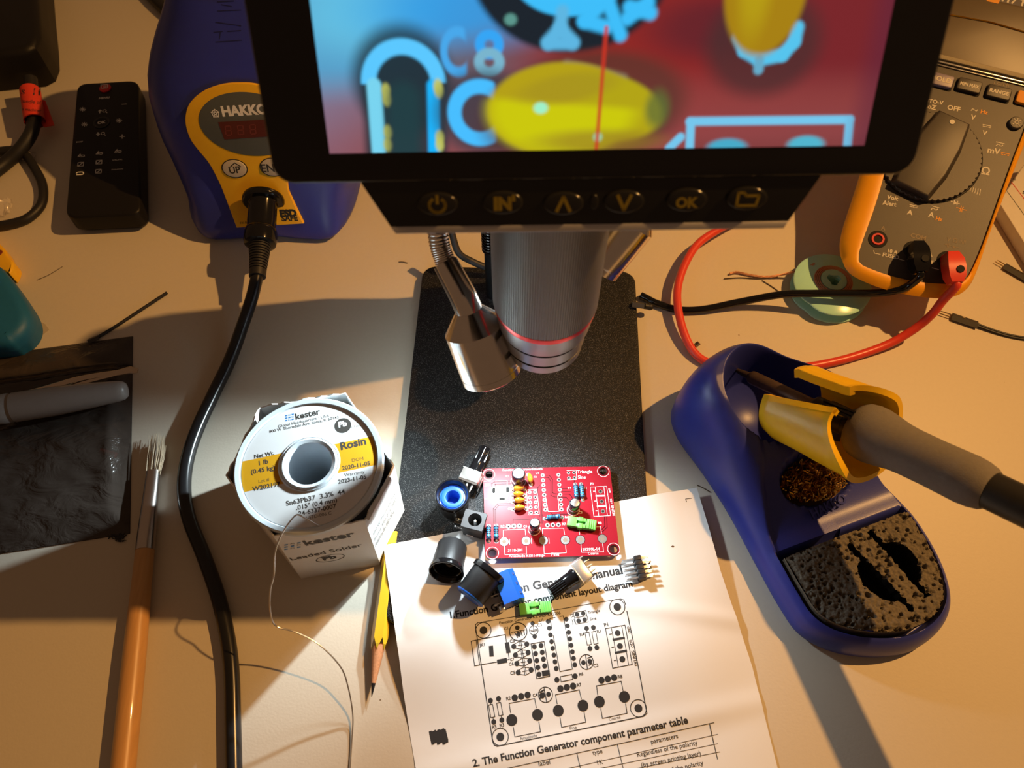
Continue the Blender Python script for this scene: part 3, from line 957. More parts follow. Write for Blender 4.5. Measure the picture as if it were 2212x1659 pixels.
# mounting holes run right through the board
holes = [bp.at(*z7(*q)) for q in ((175, 300), (1812, 252), (1962, 1368), (224, 1424))]
hr = 1.75
def board_face(z, up):
    bm = bmesh.new()
    es = []
    for loop in [[(p.x, p.y) for p in ol]] + [ell(h.x, h.y, hr, hr, 24) for h in holes]:
        vs2 = [bm.verts.new((x, y, z)) for x, y in loop]
        es += [bm.edges.new((vs2[i], vs2[(i + 1) % len(vs2)])) for i in range(len(vs2))]
    r_ = bmesh.ops.triangle_fill(bm, use_beauty=True, use_dissolve=False, edges=es)
    bm.verts.index_update()
    bm.normal_update()
    fl_ = [[v.index for v in f.verts] for f in bm.faces]
    if bm.faces and (sum(f.normal.z for f in bm.faces) > 0) != up:
        fl_ = [f[::-1] for f in fl_]
    mbb.add([v.co.copy() for v in bm.verts], fl_, PCBM)
    bm.free()
board_face(PZ, True)
board_face(PZ - 1.6, False)
n_ = len(ol)
mbb.add([(p.x, p.y, z) for z in (PZ - 1.6, PZ) for p in ol], [[i, (i + 1) % n_, n_ + (i + 1) % n_, n_ + i] for i in range(n_)], PCBE)
for h in holes:
    e_ = ell(h.x, h.y, hr, hr, 24)
    mbb.add([(x, y, z) for z in (PZ - 1.6, PZ) for x, y in e_], [[i, 24 + i, 24 + (i + 1) % 24, (i + 1) % 24] for i in range(24)], PCBE)
zt = lambda s, p0, p1, b=0.0: mbb.ptext(s, z7(*p0), z7(*p1), bp, SILK, b, 1.0, 0.07)
zl = lambda pts, wd=0.2, cl=False, m=SILK: mbb.pline([z7(*p) for p in pts], bp, wd, m, cl, 0.05 if m is SILK else 0.03)
def pad(x, y, r0=0.42, r1=0.95, m=TIN, hole=HOLE):
    mbb.pring(*z7(x, y), r0 - 0.02, r1, bp, m, 0.06, 20)
    mbb.pdisc(*z7(x, y), r0, bp, hole, 0.05)
for h in holes:
    mbb.pring(0, 0, 2.7, 2.9, bp, SILK, 0.05, 36, c=h)
    mbb.pring(0, 0, hr + 0.02, 2.3, bp, TRACE, 0.03, 36, c=h)
zt('Function GeneratorKitwith', (372, 250), (940, 232)); zt('C1', (418, 338), (462, 336), 0.02); zt('C2', (818, 344), (858, 343)); zt('U1', (846, 292), (884, 291))
zt('Triangle', (1440, 280), (1655, 276), 0.01); zt('Sine', (1452, 358), (1562, 356), 0.01); zt('JK1', (112, 466), (178, 464), 0.01); zt('C8', (474, 474), (522, 472)); zt('C7', (464, 654), (514, 652)); zt('C6', (434, 704), (486, 702), 0.01); zt('C5', (446, 806), (496, 804), 0.01)
zt('R4', (1306, 508), (1352, 506)); zt('R1', (1530, 508), (1574, 506)); zt('P1', (1628, 452), (1670, 450), 0.01); zt('C3', (1460, 860), (1512, 858), 0.01); zt('R6', (1266, 925), (1312, 923)); zt('R7', (1228, 1026), (1278, 1024), 0.01); zt('R8', (1740, 1010), (1790, 1008), 0.01); zt('R2', (344, 1060), (398, 1058), 0.01); zt('C4', (668, 1058), (720, 1056), 0.01)
zt('3118-201', (448, 1404), (652, 1398), 0.02); zt('Amblitude', (458, 1486), (692, 1482)); zt('K131147BSJH', (712, 1482), (980, 1474)); zt('Fine', (1072, 1468), (1180, 1464)); zt('25399L-14', (1518, 1396), (1766, 1384), 0.02); zt('Coarse', (1596, 1450), (1744, 1446))
zt('GND', (1884, 498), (1900, 562), 0.01); zt('SQU', (1908, 650), (1922, 712), 0.01); zt('SIN/TRI', (1922, 738), (1948, 890), 0.01)
zl([(100, 396), (436, 386), (436, 455)]); zl([(112, 648), (290, 648)]); zl([(440, 575), (440, 640)])
for pts in ([(380, 1190), (380, 1095), (692, 1080), (700, 1165)], [(398, 1330), (402, 1450), (712, 1440), (708, 1330)], [(945, 1175), (940, 1076), (1246, 1068), (1258, 1160)], [(960, 1310), (966, 1435), (1282, 1422), (1272, 1310)],
            [(1472, 1160), (1468, 1062), (1776, 1048), (1786, 1140)], [(1492, 1300), (1502, 1415), (1818, 1408), (1802, 1290)], [(1625, 478), (1862, 468), (1918, 888), (1678, 900), (1625, 478)],
            [(1696, 476), (1748, 894)], [(1820, 470), (1872, 888)], [(712, 520), (860, 512), (898, 870), (740, 878), (712, 520)], [(1040, 620), (1022, 832), (1180, 826), (1162, 630)][1:3], [(1290, 240), (1425, 236), (1432, 372), (1300, 376)], [(782, 1215), (786, 1290)], [(1032, 1210), (1038, 1285)], [(468, 1225), (470, 1300)]):
    zl(pts)
zl([(1022, 832), (985, 620)], 0.2); zl([(1180, 826), (1160, 600)], 0.2)
zl([(1712, 606), (1832, 602)], 0.75); zl([(1730, 752), (1850, 748)], 0.75)
for i in range(3): zl([(1672 + i * 18, 540 + i * 140), (1702 + i * 18, 538 + i * 140)], 0.4)
for pts in ([(240, 1000), (236, 790), (300, 720), (540, 712)], [(262, 990), (262, 800), (312, 742), (540, 736)], [(216, 470), (216, 430), (250, 405), (470, 400)], [(262, 470), (262, 440), (500, 430)], [(900, 455), (872, 490), (880, 700), (905, 900)], [(985, 310), (1040, 310), (1085, 370), (1085, 560), (1130, 578), (1170, 578)], [(985, 340), (1030, 345), (1062, 400), (1062, 600), (1110, 620), (1280, 625), (1330, 680), (1335, 730)],
            [(1215, 500), (1340, 500)], [(1215, 545), (1340, 545)], [(1215, 580), (1330, 582), (1375, 640)], [(520, 1000), (520, 950), (760, 940)], [(1830, 900), (1835, 1040), (1790, 1090), (1700, 1095)], [(1862, 890), (1868, 1055), (1800, 1120), (1700, 1122)], [(1395, 380), (1400, 430)], [(1050, 830), (1080, 870), (1320, 865)], [(920, 640), (935, 880), (935, 1000)], [(1440, 850), (1445, 890)]):
    zl(pts, 0.35, m=TRACE)
for i in range(8):
    pad(944 + i * 5.6, 310 + i * 70.5); pad(1170 + i * 6.4, 304 + i * 71)
for i in range(5):
    pad(756 + i * 5, 554 + i * 73, 0.45, 0.82); pad(834 + i * 5, 550 + i * 73, 0.45, 0.82)
for x, y in ((1314, 274), (1392, 270), (1320, 348), (1400, 345)): pad(x, y, 0.45, 0.85)
for i in range(3):
    pad(1772 + i * 18, 542 + i * 142, 0.65, 1.0); pad(452 + i * 79, 1044 - i * 4, 0.5, 1.05); pad(1012 + i * 79, 1026 - i * 3, 0.5, 1.05)
for x, y in ((392, 1262), (708, 1252), (955, 1246), (1268, 1238), (1484, 1234), (1800, 1220)):
    mbb.pring(*z7(x, y), 1.0, 2.0, bp, TIN, 0.06, 28)
    mbb.pring(*z7(x, y), 2.0, 2.25, bp, TRACE, 0.04, 28)
    mbb.pdisc(*z7(x, y), 1.02, bp, mat('paper_seen_through', (0.20, 0.155, 0.115), 0.8) if x == 392 else bpy.data.materials['paper_seen_through'], 0.05)
for x, y, hz in ((244, 528, 0), (440, 518, 0), (362, 650, 1)):
    for rr, m, lf in ((1.0, TIN, 0.055), (0.55, HOLE, 0.065)):
        c = bp.at(*z7(x, y))
        e_ = rrect(c.x - (2.05 if hz else 1.05) * (1 if rr == 1 else 0.72), c.y - (1.05 if hz else 2.05) * (1 if rr == 1 else 0.72), c.x + (2.05 if hz else 1.05) * (1 if rr == 1 else 0.72), c.y + (1.05 if hz else 2.05) * (1 if rr == 1 else 0.72), 1.0 if rr == 1 else 0.7)
        mbb.add([(a, b, PZ + lf) for a, b in e_], [list(range(len(e_)))], m, None, False)
for x, y in ((172, 1040), (280, 1036), (172, 1256), (282, 1258), (1412, 440), (1492, 436), (1428, 660), (1520, 664), (972, 932), (1224, 916), (512, 520), (508, 602), (515, 690), (522, 796), (684, 512), (684, 602), (708, 690), (708, 790), (738, 300), (778, 444)):
    pad(x, y, 0.3, 0.95)
board = part('board', mbb, pcb, None, 30)
# solder-side pins under the board, which keep it off the stand
for q in ((300, 600), (1500, 500), (500, 1000), (1400, 950), (1750, 900), (800, 300)):
    c = bp.at(*z7(*q))
    mb = MB().lathe([(0, 6.45 if q[1] < 900 else 7.2), (0.35, 6.45 if q[1] < 900 else 7.2), (0.9, PZ - 1.6), (0, PZ - 1.6)], TIN, Matrix.Translation((c.x, c.y, 0)), 10)
    part('solder_joint', mb, pcb)


# resistors: dumb-bell body, five black bands, two bent leads
RESB = mat('resistor_blue', (0.03, 0.19, 0.38), 0.35)
BAND = mat('resistor_band', (0.01, 0.012, 0.03), 0.4)
def resistor(p0, p1):
    a, b = bp.at(*z7(*p0)), bp.at(*z7(*p1))
    d = (b - a).normalized()
    up = Vector((0, 0, 1))
    L_ = 6.3
    m_ = (a + b) / 2 + up * 1.35
    mb = MB()
    M = along(m_ - d * L_ / 2, m_ + d * L_ / 2)
    prof = [(0, 0), (0.75, 0.1), (1.15, 0.5), (1.2, 1.1), (0.98, 1.6), (0.95, 4.7), (1.2, 5.2), (1.15, 5.8), (0.75, 6.2), (0, 6.3)]
    mb.lathe(prof, RESB, M, 20)
    for z in (0.85, 2.0, 2.9, 3.8, 5.35):
        r_ = 1.22 if z < 1.5 or z > 5 else 1.0
        mb.lathe([(r_, z - 0.22), (r_ + 0.015, z), (r_, z + 0.22)], BAND, M, 20)
    body = part('resistor', mb, pcb, 'blue banded resistor')
    mb = MB()
    for e, sgn in ((a, -1), (b, 1)):
        st = m_ + d * sgn * L_ / 2
        mb.tube(smooth([st, st.lerp(e, 0.55) + up * 0.4, e + up * 0.05], 5), 0.3, STEEL, 8)
        mb.ball((e.x, e.y, e.z + 0.05), 0.55, STEEL, None, 10, 6, (1, 1, 0.6))
    part('lead', mb, body)
for a, b in (((168, 1030), (172, 1262)), ((276, 1026), (280, 1256)), ((1412, 440), (1428, 665)), ((1492, 436), (1518, 668)), ((968, 930), (1226, 912))):
    resistor(a, b)
# ceramic drop capacitors
DROP = mat('ochre_drop_ceramic', (0.52, 0.25, 0.02), 0.2, var=0.1, vscale=1.2, coat=0.5)
def drop(p0, p1, tail=1):
    a, b = bp.at(*z7(*p0)), bp.at(*z7(*p1))
    d = (b - a).normalized()
    m_ = (a + b) / 2 + Vector((0, 0, 2.3))
    Mx = frame(m_, d, (0, 0, 1))
    mb = MB()
    vs = []
    for j in range(13):
        t = math.pi * j / 12
        x = -math.cos(t)
        r_ = math.sin(t) * (1 - 0.22 * x * tail)
        for i in range(18):
            q = 2 * math.pi * i / 18
            vs.append((x * 2.55, r_ * 1.32 * math.cos(q), r_ * 2.0 * math.sin(q)))
    mb.add(vs, [[j * 18 + i, j * 18 + (i + 1) % 18, (j + 1) * 18 + (i + 1) % 18, (j + 1) * 18 + i] for j in range(12) for i in range(18)], DROP, Mx)
    body = part('drop_capacitor', mb, pcb, 'ochre drop capacitor')
    mb = MB()
    for e, sg in ((a, -1), (b, 1)):
        mb.tube([m_ + d * sg * 1.7 - Vector((0, 0, 1.0)), e + Vector((0, 0, 0.7)), e], 0.3, STEEL, 8)
        mb.ball((e.x, e.y, e.z + 0.05), 0.6, STEEL, None, 10, 6, (1, 1, 0.6))
    part('lead', mb, body)
drop((510, 528), (690, 518)); drop((508, 606), (688, 602)); drop((518, 694), (706, 690)); drop((522, 800), (706, 794)); drop((742, 300), (780, 448), -1)
# electrolytic cans
CAN = mat('can_sleeve', (0.014, 0.012, 0.018), 0.16, coat=0.6)
ALU = mat('bare_aluminium', (0.88, 0.88, 0.88), 0.3, 1.0)
STRIPE = mat('can_stripe', (0.30, 0.30, 0.34), 0.3)
def can(px, py, r_, h, lean=(0, 0)):
    b = bp.at(*z7(px, py))
    M = along(b + Vector((0, 0, 0.3)), b + Vector((lean[0], lean[1], h)))
    mb = MB().lathe([(0, 0), (r_ - 0.2, 0), (r_, 0.2), (r_, 1.0), (r_ - 0.22, 1.35), (r_, 1.7), (r_, h - 0.5), (r_ - 0.25, h - 0.12), (r_ - 0.55, h)], CAN, M, 36)
    mb.lathe([(r_ + 0.01, 1.8), (r_ + 0.012, h - 0.6)], STRIPE, M, 8, (100, 150))
    mb.lathe([(r_ - 0.55, h), (0, h)], ALU, M, 36)
    c = part('electrolytic_capacitor', mb, pcb, 'dark capacitor can with a bright top')
    mb = MB()
    mb.lathe([(r_ - 0.75, h + 0.02), (r_ - 0.78, h - 0.02)], ALU, M, 36)
    for a in (0, 60, 120):
        mb.box((0, 0, h + 0.01), (r_ * 1.1, 0.12, 0.03), STEEL, M @ Matrix.Rotation(R(a), 4, 'Z'))
    part('vent_cross', mb, c)
    mbr = MB().pring(0, 0, r_ + 0.25, r_ + 0.45, bp, SILK, 0.05, 40, c=b)
    part('outline', mbr, board)
can(592, 400, 3.15, 8.6, (0.2, 0.5)); can(1382, 806, 2.5, 7.6, (0.4, 0.5)); can(824, 1085, 2.45, 7.8, (0.1, 0.3))

# =================================================================== LOOSE KIT PARTS
KNOB = mat('knob_black', (0.014, 0.014, 0.015), 0.42, bump=0.15, bscale=4)
INSERT = mat('knob_blue_insert', (0.014, 0.10, 0.46), 0.35)
def knob(name, label, M, deep=0):
    """z runs from the closed end to the open flange"""
    t = thing(name, label, 'knob', M=M, group=None)
    k = 40
    rings = []
    for r_, z in ((4.6, 0.0), (6.2, 0.15), (6.6, 0.7), (7.0, 12.8)):
        rings.append([((r_ + (0.16 if i % 2 and r_ > 6 else 0)) * math.cos(2 * math.pi * i / 80), (r_ + (0.16 if i % 2 and r_ > 6 else 0)) * math.sin(2 * math.pi * i / 80), z) for i in range(80)])
    mb = MB().loft(rings, KNOB, None, False)
    mb.add(rings[0], [list(range(80))[::-1]], INSERT if deep == 2 else KNOB)
    if deep == 2: mb.lathe([(4.5, 0.02), (6.3, 0.1), (6.85, 0.6), (6.95, 1.2)], INSERT, None, 40)
    part('grip', mb, t, None, 50)
    mb = MB().lathe([(7.0, 12.6), (7.8, 12.9), (7.95, 13.4), (7.95, 15.2), (7.7, 15.5), (7.2, 15.5), (7.0, 15.2), (6.8, 14.0), (6.4, 13.6), (6.3, 13.1), (5.9, 12.9)], BLACKG, None, 56)
    part('flange', mb, t)
    dd = 5.5 if deep else 0
    mb = MB().lathe([(0, 6.0 - dd), (2.6, 6.0 - dd), (2.9, 11.7 - dd), (3.3, 12.6 - dd), (4.7, 12.8 - dd), (5.2, 12.6 - dd), (5.35, 12.2 - dd), (6.0, 12.1 - dd), (6.0, 13.1)], INSERT if not deep else KNOB, None, 44)
    part('insert', mb, t, 'bright blue insert' if not deep else None)
    return t
# standing open side up on the stand plate
c = P(977, 1070, 21.0)
knob('rotary_dial', 'black knob standing open side up, its bright blue insert showing', frame((c.x, c.y, 6.35), (1, 0, 0), (0, 0, 1)))
# lying, open mouth towards the near edge
ax = Vector((-0.13, -0.93, 0.33)).normalized()
c = P(966, 1228, 14.4)
knob('rotary_dial', 'black knob lying with its dark open mouth turned towards the bottom of the picture', frame(c - ax * 13.0, (1, 0, 0), ax), 1)
ax = Vector((0.60, 0.80, 0.08)).normalized()
c = P(1052, 1240, 15.6)
knob('rotary_dial', 'black knob lying on its side, flange against the blue terminal block', frame(c - ax * 13.0, (0, 0, 1), ax) @ Matrix.Scale(0.95, 4), 2)

# barrel jack
JB = mat('jack_black', (0.028, 0.028, 0.03), 0.5, bump=0.2, bscale=5)
q = [P(*p, 19.0) for p in ((1003, 1097), (1052, 1109), (1045, 1147), (995, 1140))]
cx = sum(q, Vector()) / 4
ex = (q[1] - q[0]).normalized()
M = frame((cx.x, cx.y, 7.2), ex, (0, 0, 1))
t = thing('power_jack', 'black square barrel power jack with a round hole, left of the red circuit board', 'power jack', M=M)
HC, HRr = (0.4, 0.2), 3.1
sq, cir = [], []
for i in range(48):
    a_ = 2 * math.pi * i / 48
    cx_, sx2 = math.cos(a_), math.sin(a_)
    k_ = min((5.2 - math.copysign(HC[0], cx_)) / max(abs(cx_), 1e-6), (4.4 - math.copysign(HC[1], sx2)) / max(abs(sx2), 1e-6))
    sq.append((HC[0] + k_ * cx_, HC[1] + k_ * sx2)); cir.append((HC[0] + HRr * cx_, HC[1] + HRr * sx2))
mb = MB().loft([[(x, y, 9.4) for x, y in sq], [(x, y, 11.6) for x, y in sq], [(x * 0.97, y * 0.97, 11.8) for x, y in sq], [(x, y, 11.8) for x, y in cir], [(x, y, 3.0) for x, y in cir]], JB, None, False)
mb.add([(x, y, 3.0) for x, y in cir], [list(range(len(cir)))], HOLE)
outer = [(-4.6, -4.0), (4.6, -4.0), (4.6, 2.6), (3, 4.2), (-3, 4.2), (-4.6, 2.6)]
mb.prism(outer, 0, 9.5, JB, None, cap=False)
mb.add([(x, y, 0) for x, y in outer], [[5, 4, 3, 2, 1, 0]], JB)
part('body', mb, t)
part('contact_sleeve', MB().lathe([(2.95, 11.2), (2.9, 4)], STEEL, Matrix.Translation((HC[0], HC[1], 0)), 10, (200, 330)), t)
part('centre_pin', MB().lathe([(0, 10.4), (0.6, 10.2), (0.9, 9.6), (0.9, 3)], STEEL, Matrix.Translation((0.4, 0.2, 0)), 16), t)
for x, y, z in ((-6.6, 1.5, 2.2), (-6.2, -1.8, 1.4)):
    mb = MB().box((x, y, z), (4.0, 0.5, 2.4), TIN, None, 0.1)
    mb.lathe([(0.6, -0.3), (1.35, -0.3), (1.35, 0.3), (0.6, 0.3)], TIN, Matrix.Translation((x - 2.0, y, z)) @ Matrix.Rotation(R(90), 4, 'X'), 20, closed=True)
    part('solder_tab', mb, t)
part('solder_tab', MB().box((-1, -4.7, 3.0), (3.2, 0.4, 1.6), TIN, None, 0.1), t)

# potentiometers
POTM = mat('nickel_case', (0.80, 0.79, 0.76), 0.28, 0.85)
def pot(label, M, flip=1):
    """shaft along +x, terminals along -x, case lies in the xy plane"""
    t = thing('potentiometer', label, 'potentiometer', M=M)
    mb = MB().box((-2.6, 0, 0), (5.2, 9.4, 9.4), POTM, None, 0.35)
    mb.box((-5.5, 0, -1.2), (1.2, 9.2, 6.4), mat('brown_wafer', (0.05, 0.035, 0.025), 0.6) if 'brown_wafer' not in bpy.data.materials else bpy.data.materials['brown_wafer'])
    mb.box((0.15, 0, 0), (0.5, 10.0, 9.8), POTM, None, 0.15)
    part('case', mb, t)
    Mx = Matrix.Rotation(R(90), 4, 'Y')
    part('bushing', MB().lathe([(3.5, 0.2), (3.5, 1.6), (3.2, 2.0), (3.1, 6.4), (0, 6.4)], BLACKG, Mx, 32), t)
    k = 36
    rr = [(3.0 if i % 4 < 2 else 2.62) for i in range(72)]
    rings = [[(z, r_ * f_ * math.cos(2 * math.pi * i / 72), r_ * f_ * math.sin(2 * math.pi * i / 72)) for i, r_ in enumerate(rr)] for z, f_ in ((6.2, 1.0), (13.2, 1.0), (13.9, 0.86))]
    part('shaft', MB().loft(rings, BLACKG), t, 'black splined shaft', 30)
    for i in (-1, 0, 1):
        mb = MB().tube([(-4.2, i * 2.5, -2.9 * flip), (-7.6, i * 2.5, -3.0 * flip), (-10.4, i * 2.5, -3.2 * flip)], [(0.55, 0.2), (0.55, 0.2), (0.3, 0.2)], TIN, 8, flat=(0, 0, 1))
        part('terminal', mb, t)
    for i in (-1, 1):
        mb = MB().tube([(-0.8, i * 4.9, 0), (-3.0, i * 5.2, 0.4 * flip), (-7.5, i * 5.0, 1.2 * flip)], [(1.2, 0.3), (1.2, 0.3), (0.8, 0.3)], TIN, 8, flat=(0, 1, 0))
        part('mounting_lug', mb, t)
    return t
a, b = P(1024, 1022, 11.5), P(1040, 990, 11.5)
pot('potentiometer lying on the black stand plate, its black shaft pointing away from the camera', frame(a, b - a, (0.1, 0.1, -1)), 1)
a, b = P(1243, 1243, 12.4), P(1197, 1276, 12.4)
pot('potentiometer lying on the white manual below the red circuit board', frame(a, b - a, (0.12, -0.1, 1)), 1)

# blue screw terminal block
BLU = mat('terminal_blue', (0.008, 0.085, 0.42), 0.35)
z = 16.5
q = [P(*p, z) for p in ((1064, 1240), (1109, 1227), (1134, 1288), (1089, 1304))]
cx = sum(q, Vector()) / 4
ey = ((q[0] + q[1]) / 2 - (q[3] + q[2]) / 2).normalized()
ex = Vector((ey.y, -ey.x, 0))
M = frame((cx.x, cx.y, 6.9), ex, (0, 0, 1))
Wt, Lt = (q[1] - q[0]).length / 2 , ((q[0] - q[3]).length) / 2
t = thing('terminal_block', 'bright blue screw terminal block lying on the manual', 'terminal block', M=M)
prof = [(-Wt, 0), (Wt, 0), (Wt, 7.6), (Wt * 0.45, 9.7), (-Wt, 9.2)]
mb = MB()
rings = [[(x, y, zz) for x, zz in prof] for y in (-Lt, -Lt * 0.34, -Lt * 0.33, Lt * 0.33, Lt * 0.34, Lt)]
mb.loft(rings, BLU)
part('body', mb, t)
for i in (-1, 0, 1):
    mb = MB().prism(rrect(Wt * 0.66, i * Lt * 0.64 - 0.55, Wt * 0.66 + 1.0, i * Lt * 0.64 + 0.55, 0.2), 8.0, 9.0 - 0.25, mat('terminal_slot', (0.005, 0.03, 0.16), 0.6) if i == -1 else bpy.data.materials['terminal_slot'], Matrix.Rotation(R(0), 4, 'Y'))
    part('wire_slot', mb, t)
    mb = MB().lathe([(0, 0), (0.5, 0.2), (0.5, 3.8), (0, 3.8)], TIN, Matrix.Translation((-Wt - 3.8, i * Lt * 0.6, 3.2)) @ Matrix.Rotation(R(90), 4, 'Y'), 12)
    part('pin', mb, t)
mb = MB().box((-Wt - 1.2, -Lt + 0.2, 3.2), (2.6, 2.2, 3.6), STEEL, None, 0.3)
part('clamp', mb, t)

# green jumper caps
def jumper(label, p0, p1, z, wd):
    a, b = P(*p0, z), P(*p1, z)
    M = frame((a + b) / 2 - Vector((0, 0, 2.4)), b - a, (0, 0, 1))
    L_ = (b - a).length / 2
    t = thing('jumper_shunt', label, 'jumper', M=M, group='green jumper caps')
    h = wd / 2
    mb = MB()
    def bx(x0, x1, y0, y1, z0, z1): mb.box(((x0 + x1) / 2, (y0 + y1) / 2, (z0 + z1) / 2), (x1 - x0, y1 - y0, z1 - z0), GREEN, None, 0.12)
    bx(-L_, -L_ * 0.36, -h, h, 0, 2.5); bx(-L_ * 0.40, L_ * 0.34, -h, -h * 0.3, 0, 2.5); bx(-L_ * 0.40, L_ * 0.34, h * 0.3, h, 0, 2.5)
    bx(-L_ * 0.25, L_ * 0.05, -h * 1.2, -h * 0.2, 0, 2.8); bx(-L_ * 0.25, L_ * 0.05, h * 0.2, h * 1.2, 0, 2.8); bx(L_ * 0.26, L_ * 0.42, -h, h, 0, 2.5); bx(-L_ * 0.4, L_ * 0.4, -h * 0.4, h * 0.4, 0, 0.7)
    part('housing', mb, t)
    mb = MB()
    for i in range(4):
        x = L_ * (0.44 + i * 0.145)
        mb.box((x + 0.2, 0, 1.2), (L_ * 0.10, h * 2.0, 2.7 - i * 0.05), GREEN, None, 0.12)
    mb.box((L_ * 0.7, 0, 1.1), (L_ * 0.6, h * 1.9, 2.1), GREEN)
    part('ribbed_grip', mb, t)
    part('contact', MB().box((0, 0, 0.9), (L_ * 0.5, h * 0.35, 0.4), TIN), t)
jumper('bright green jumper cap lying on the red circuit board', (1226, 1124), (1288, 1134), PZ + 2.6, 4.6)
jumper('bright green jumper cap lying on the manual beside the blue terminal block', (1122, 1316), (1190, 1309), 9.6, 4.8)

# five by two pin header
a, b = P(1375, 1201, 11.0), P(1389, 1250, 11.0)
ey = (a - b).normalized()
M = frame(((a + b) / 2).to_tuple()[:2] + (7.2,), (ey.y, -ey.x, 0), (0, 0, 1))
t = thing('pin_header', 'double row pin header with five black blocks lying on the manual', 'pin header', M=M)
L_ = (a - b).length / 5
for i in range(5):
    y = (2 - i) * L_
    blk = MB().prism([(-1.7, y - L_ * 0.36), (-1.3, y - L_ * 0.5), (1.3, y - L_ * 0.5), (1.7, y - L_ * 0.36), (1.7, y + L_ * 0.36), (1.3, y + L_ * 0.5), (-1.3, y + L_ * 0.5), (-1.7, y + L_ * 0.36)], 0, 4.9, BLACK, None, bev=0.2)
    part('spacer_block', blk, t)
    for zz in (1.2, 3.8):
        part('pin', MB().tube([(-7.2, y, zz), (-6.8, y, zz), (5.0, y, zz), (5.4, y, zz)], [0.2, 0.45, 0.45, 0.2], TIN, 4), t)

# =================================================================== SOLDER SPOOL IN ITS BOX
CARD = mat('white_card', (0.76, 0.75, 0.73), 0.6, var=0.04, vscale=0.1, bump=0.08, bscale=0.6)
BZ = 57.0
rim_px = [(590, 1158), (788, 1124), (852, 1004), (746, 846), (560, 877), (486, 1026)]
top = [P(*p, BZ) for p in rim_px]
bot0 = [P(648, 1255, 0.0), P(806, 1220, 0.0)]
sh = ((bot0[0] - top[0]) + (bot0[1] - top[1])) / 2
sh = sh * 0.5
bot = [Vector((p.x + sh.x, p.y + sh.y, 0)) for p in top]
cc = sum(bot, Vector()) / 6
box = thing('solder_box', 'open white cardboard solder box, six sided, torn rim, holding the spool', 'box', (cc.x, cc.y, 0))
mb = MB()
def ring_pts(base, k, jag=0.0):
    o = []
    for i in range(6):
        a, b = base[i], base[(i + 1) % 6]
        for j in range(k):
            p = a.lerp(b, j / k)
            o.append(Vector((p.x, p.y, p.z + (rnd.uniform(-jag, jag * 0.3) if jag else 0))))
    return o
ctr = sum(top, Vector()) / 6
k = 14
o_t, o_b = ring_pts(top, k), ring_pts(bot, k)
inn = [ctr + (p - ctr) * 0.982 for p in top]
inb = [Vector((cc.x, cc.y, 0.8)) + (Vector((p.x, p.y, 0.8)) - Vector((cc.x, cc.y, 0.8))) * 0.98 for p in bot]
i_t, i_b = ring_pts(inn, k), ring_pts(inb, k)
dz = [rnd.uniform(-1.3, 0.4) for _ in o_t]
for i in range(len(o_t)):
    o_t[i].z += dz[i]; i_t[i].z = o_t[i].z
n_ = len(o_t)
mb.add(o_b + o_t + i_t + i_b, [[r_ * n_ + i, r_ * n_ + (i + 1) % n_, (r_ + 1) * n_ + (i + 1) % n_, (r_ + 1) * n_ + i] for r_ in range(3) for i in range(n_)], CARD, None, False)
mb.add(o_b, [list(range(n_))[::-1]], CARD); mb.add(i_b, [list(range(n_))], CARD)
# printing on the near faces
KB, KBK, GREY = mat('print_blue', (0.05, 0.22, 0.52), 0.6), mat('print_dark', (0.05, 0.045, 0.04), 0.6), mat('print_grey', (0.2, 0.19, 0.18), 0.6)
fn = (bot[1] - bot[0]).cross(top[0] - bot[0]).normalized()
if fn.y > 0: fn = -fn
fp = Plane(bot[0], fn)
z4 = lambda x, y: (460 + x * 0.27726, 820 + y * 0.27726)
bt = lambda s, p0, p1, m=KBK, b=0.02, asp=1.0: mb.ptext(s, z4(*p0), z4(*p1), fp, m, b, asp, 0.12)
bt('kester', (724, 1292), (1112, 1216), KBK, 0.03); bt('Leaded Solder', (614, 1408), (1168, 1296), KBK, 0.01); bt('Pb', (866, 1408), (968, 1386), KBK, 0.05, 1.0)
c0 = fp.at(*z4(914, 1390))
fx_ = (fp.at(*z4(968, 1380)) - fp.at(*z4(860, 1402))).normalized()
Mf = frame(c0 + fp.n * 0.1, fx_, fp.n)
vs_ = []
for i in range(41):
    a_ = 2 * math.pi * i / 40
    for rr in (1, 1.08):
        vs_.append(Mf @ Vector((5.9 * rr * math.cos(a_), 3.9 * rr * math.sin(a_), 0)))
mb.add(vs_, [[2 * i, 2 * i + 2, 2 * i + 3, 2 * i + 1] for i in range(40)], KBK, None, False)
for r_ in range(3):
    for c in range(3):
        x, y = 568 + c * 50, 1282 + r_ * 17 - c * 8
        hollow = (r_, c) in ((0, 1), (1, 2), (2, 1))
        mb.ppoly([z4(x - 13, y + 3), z4(x + 15, y - 2), z4(x + 16, y + 6), z4(x - 12, y + 11)], fp, GREY if hollow else KB, 0.1)
        if hollow: mb.ppoly([z4(x - 9, y + 4), z4(x + 11, y), z4(x + 12, y + 5), z4(x - 8, y + 9)], fp, CARD, 0.14)
fn2 = (bot[2] - bot[1]).cross(top[1] - bot[1]).normalized()
if fn2.x < 0: fn2 = -fn2
fp2 = Plane(bot[1], fn2)
for s, p0, p1 in (('800 W Thorndale Ave', (1252, 1212), (1420, 890)), ('Phone 800 253 7837', (1262, 1254), (1432, 930)), ('Itasca, IL 60143', (1270, 1290), (1400, 1040)), ('customerservice', (1266, 1310), (1414, 1030))):
    mb.ptext(s, z4(*p0), z4(*p1), fp2, GREY, 0.0, 1.6, 0.12)
part('walls', mb, box, sharp=20)
mb = MB()
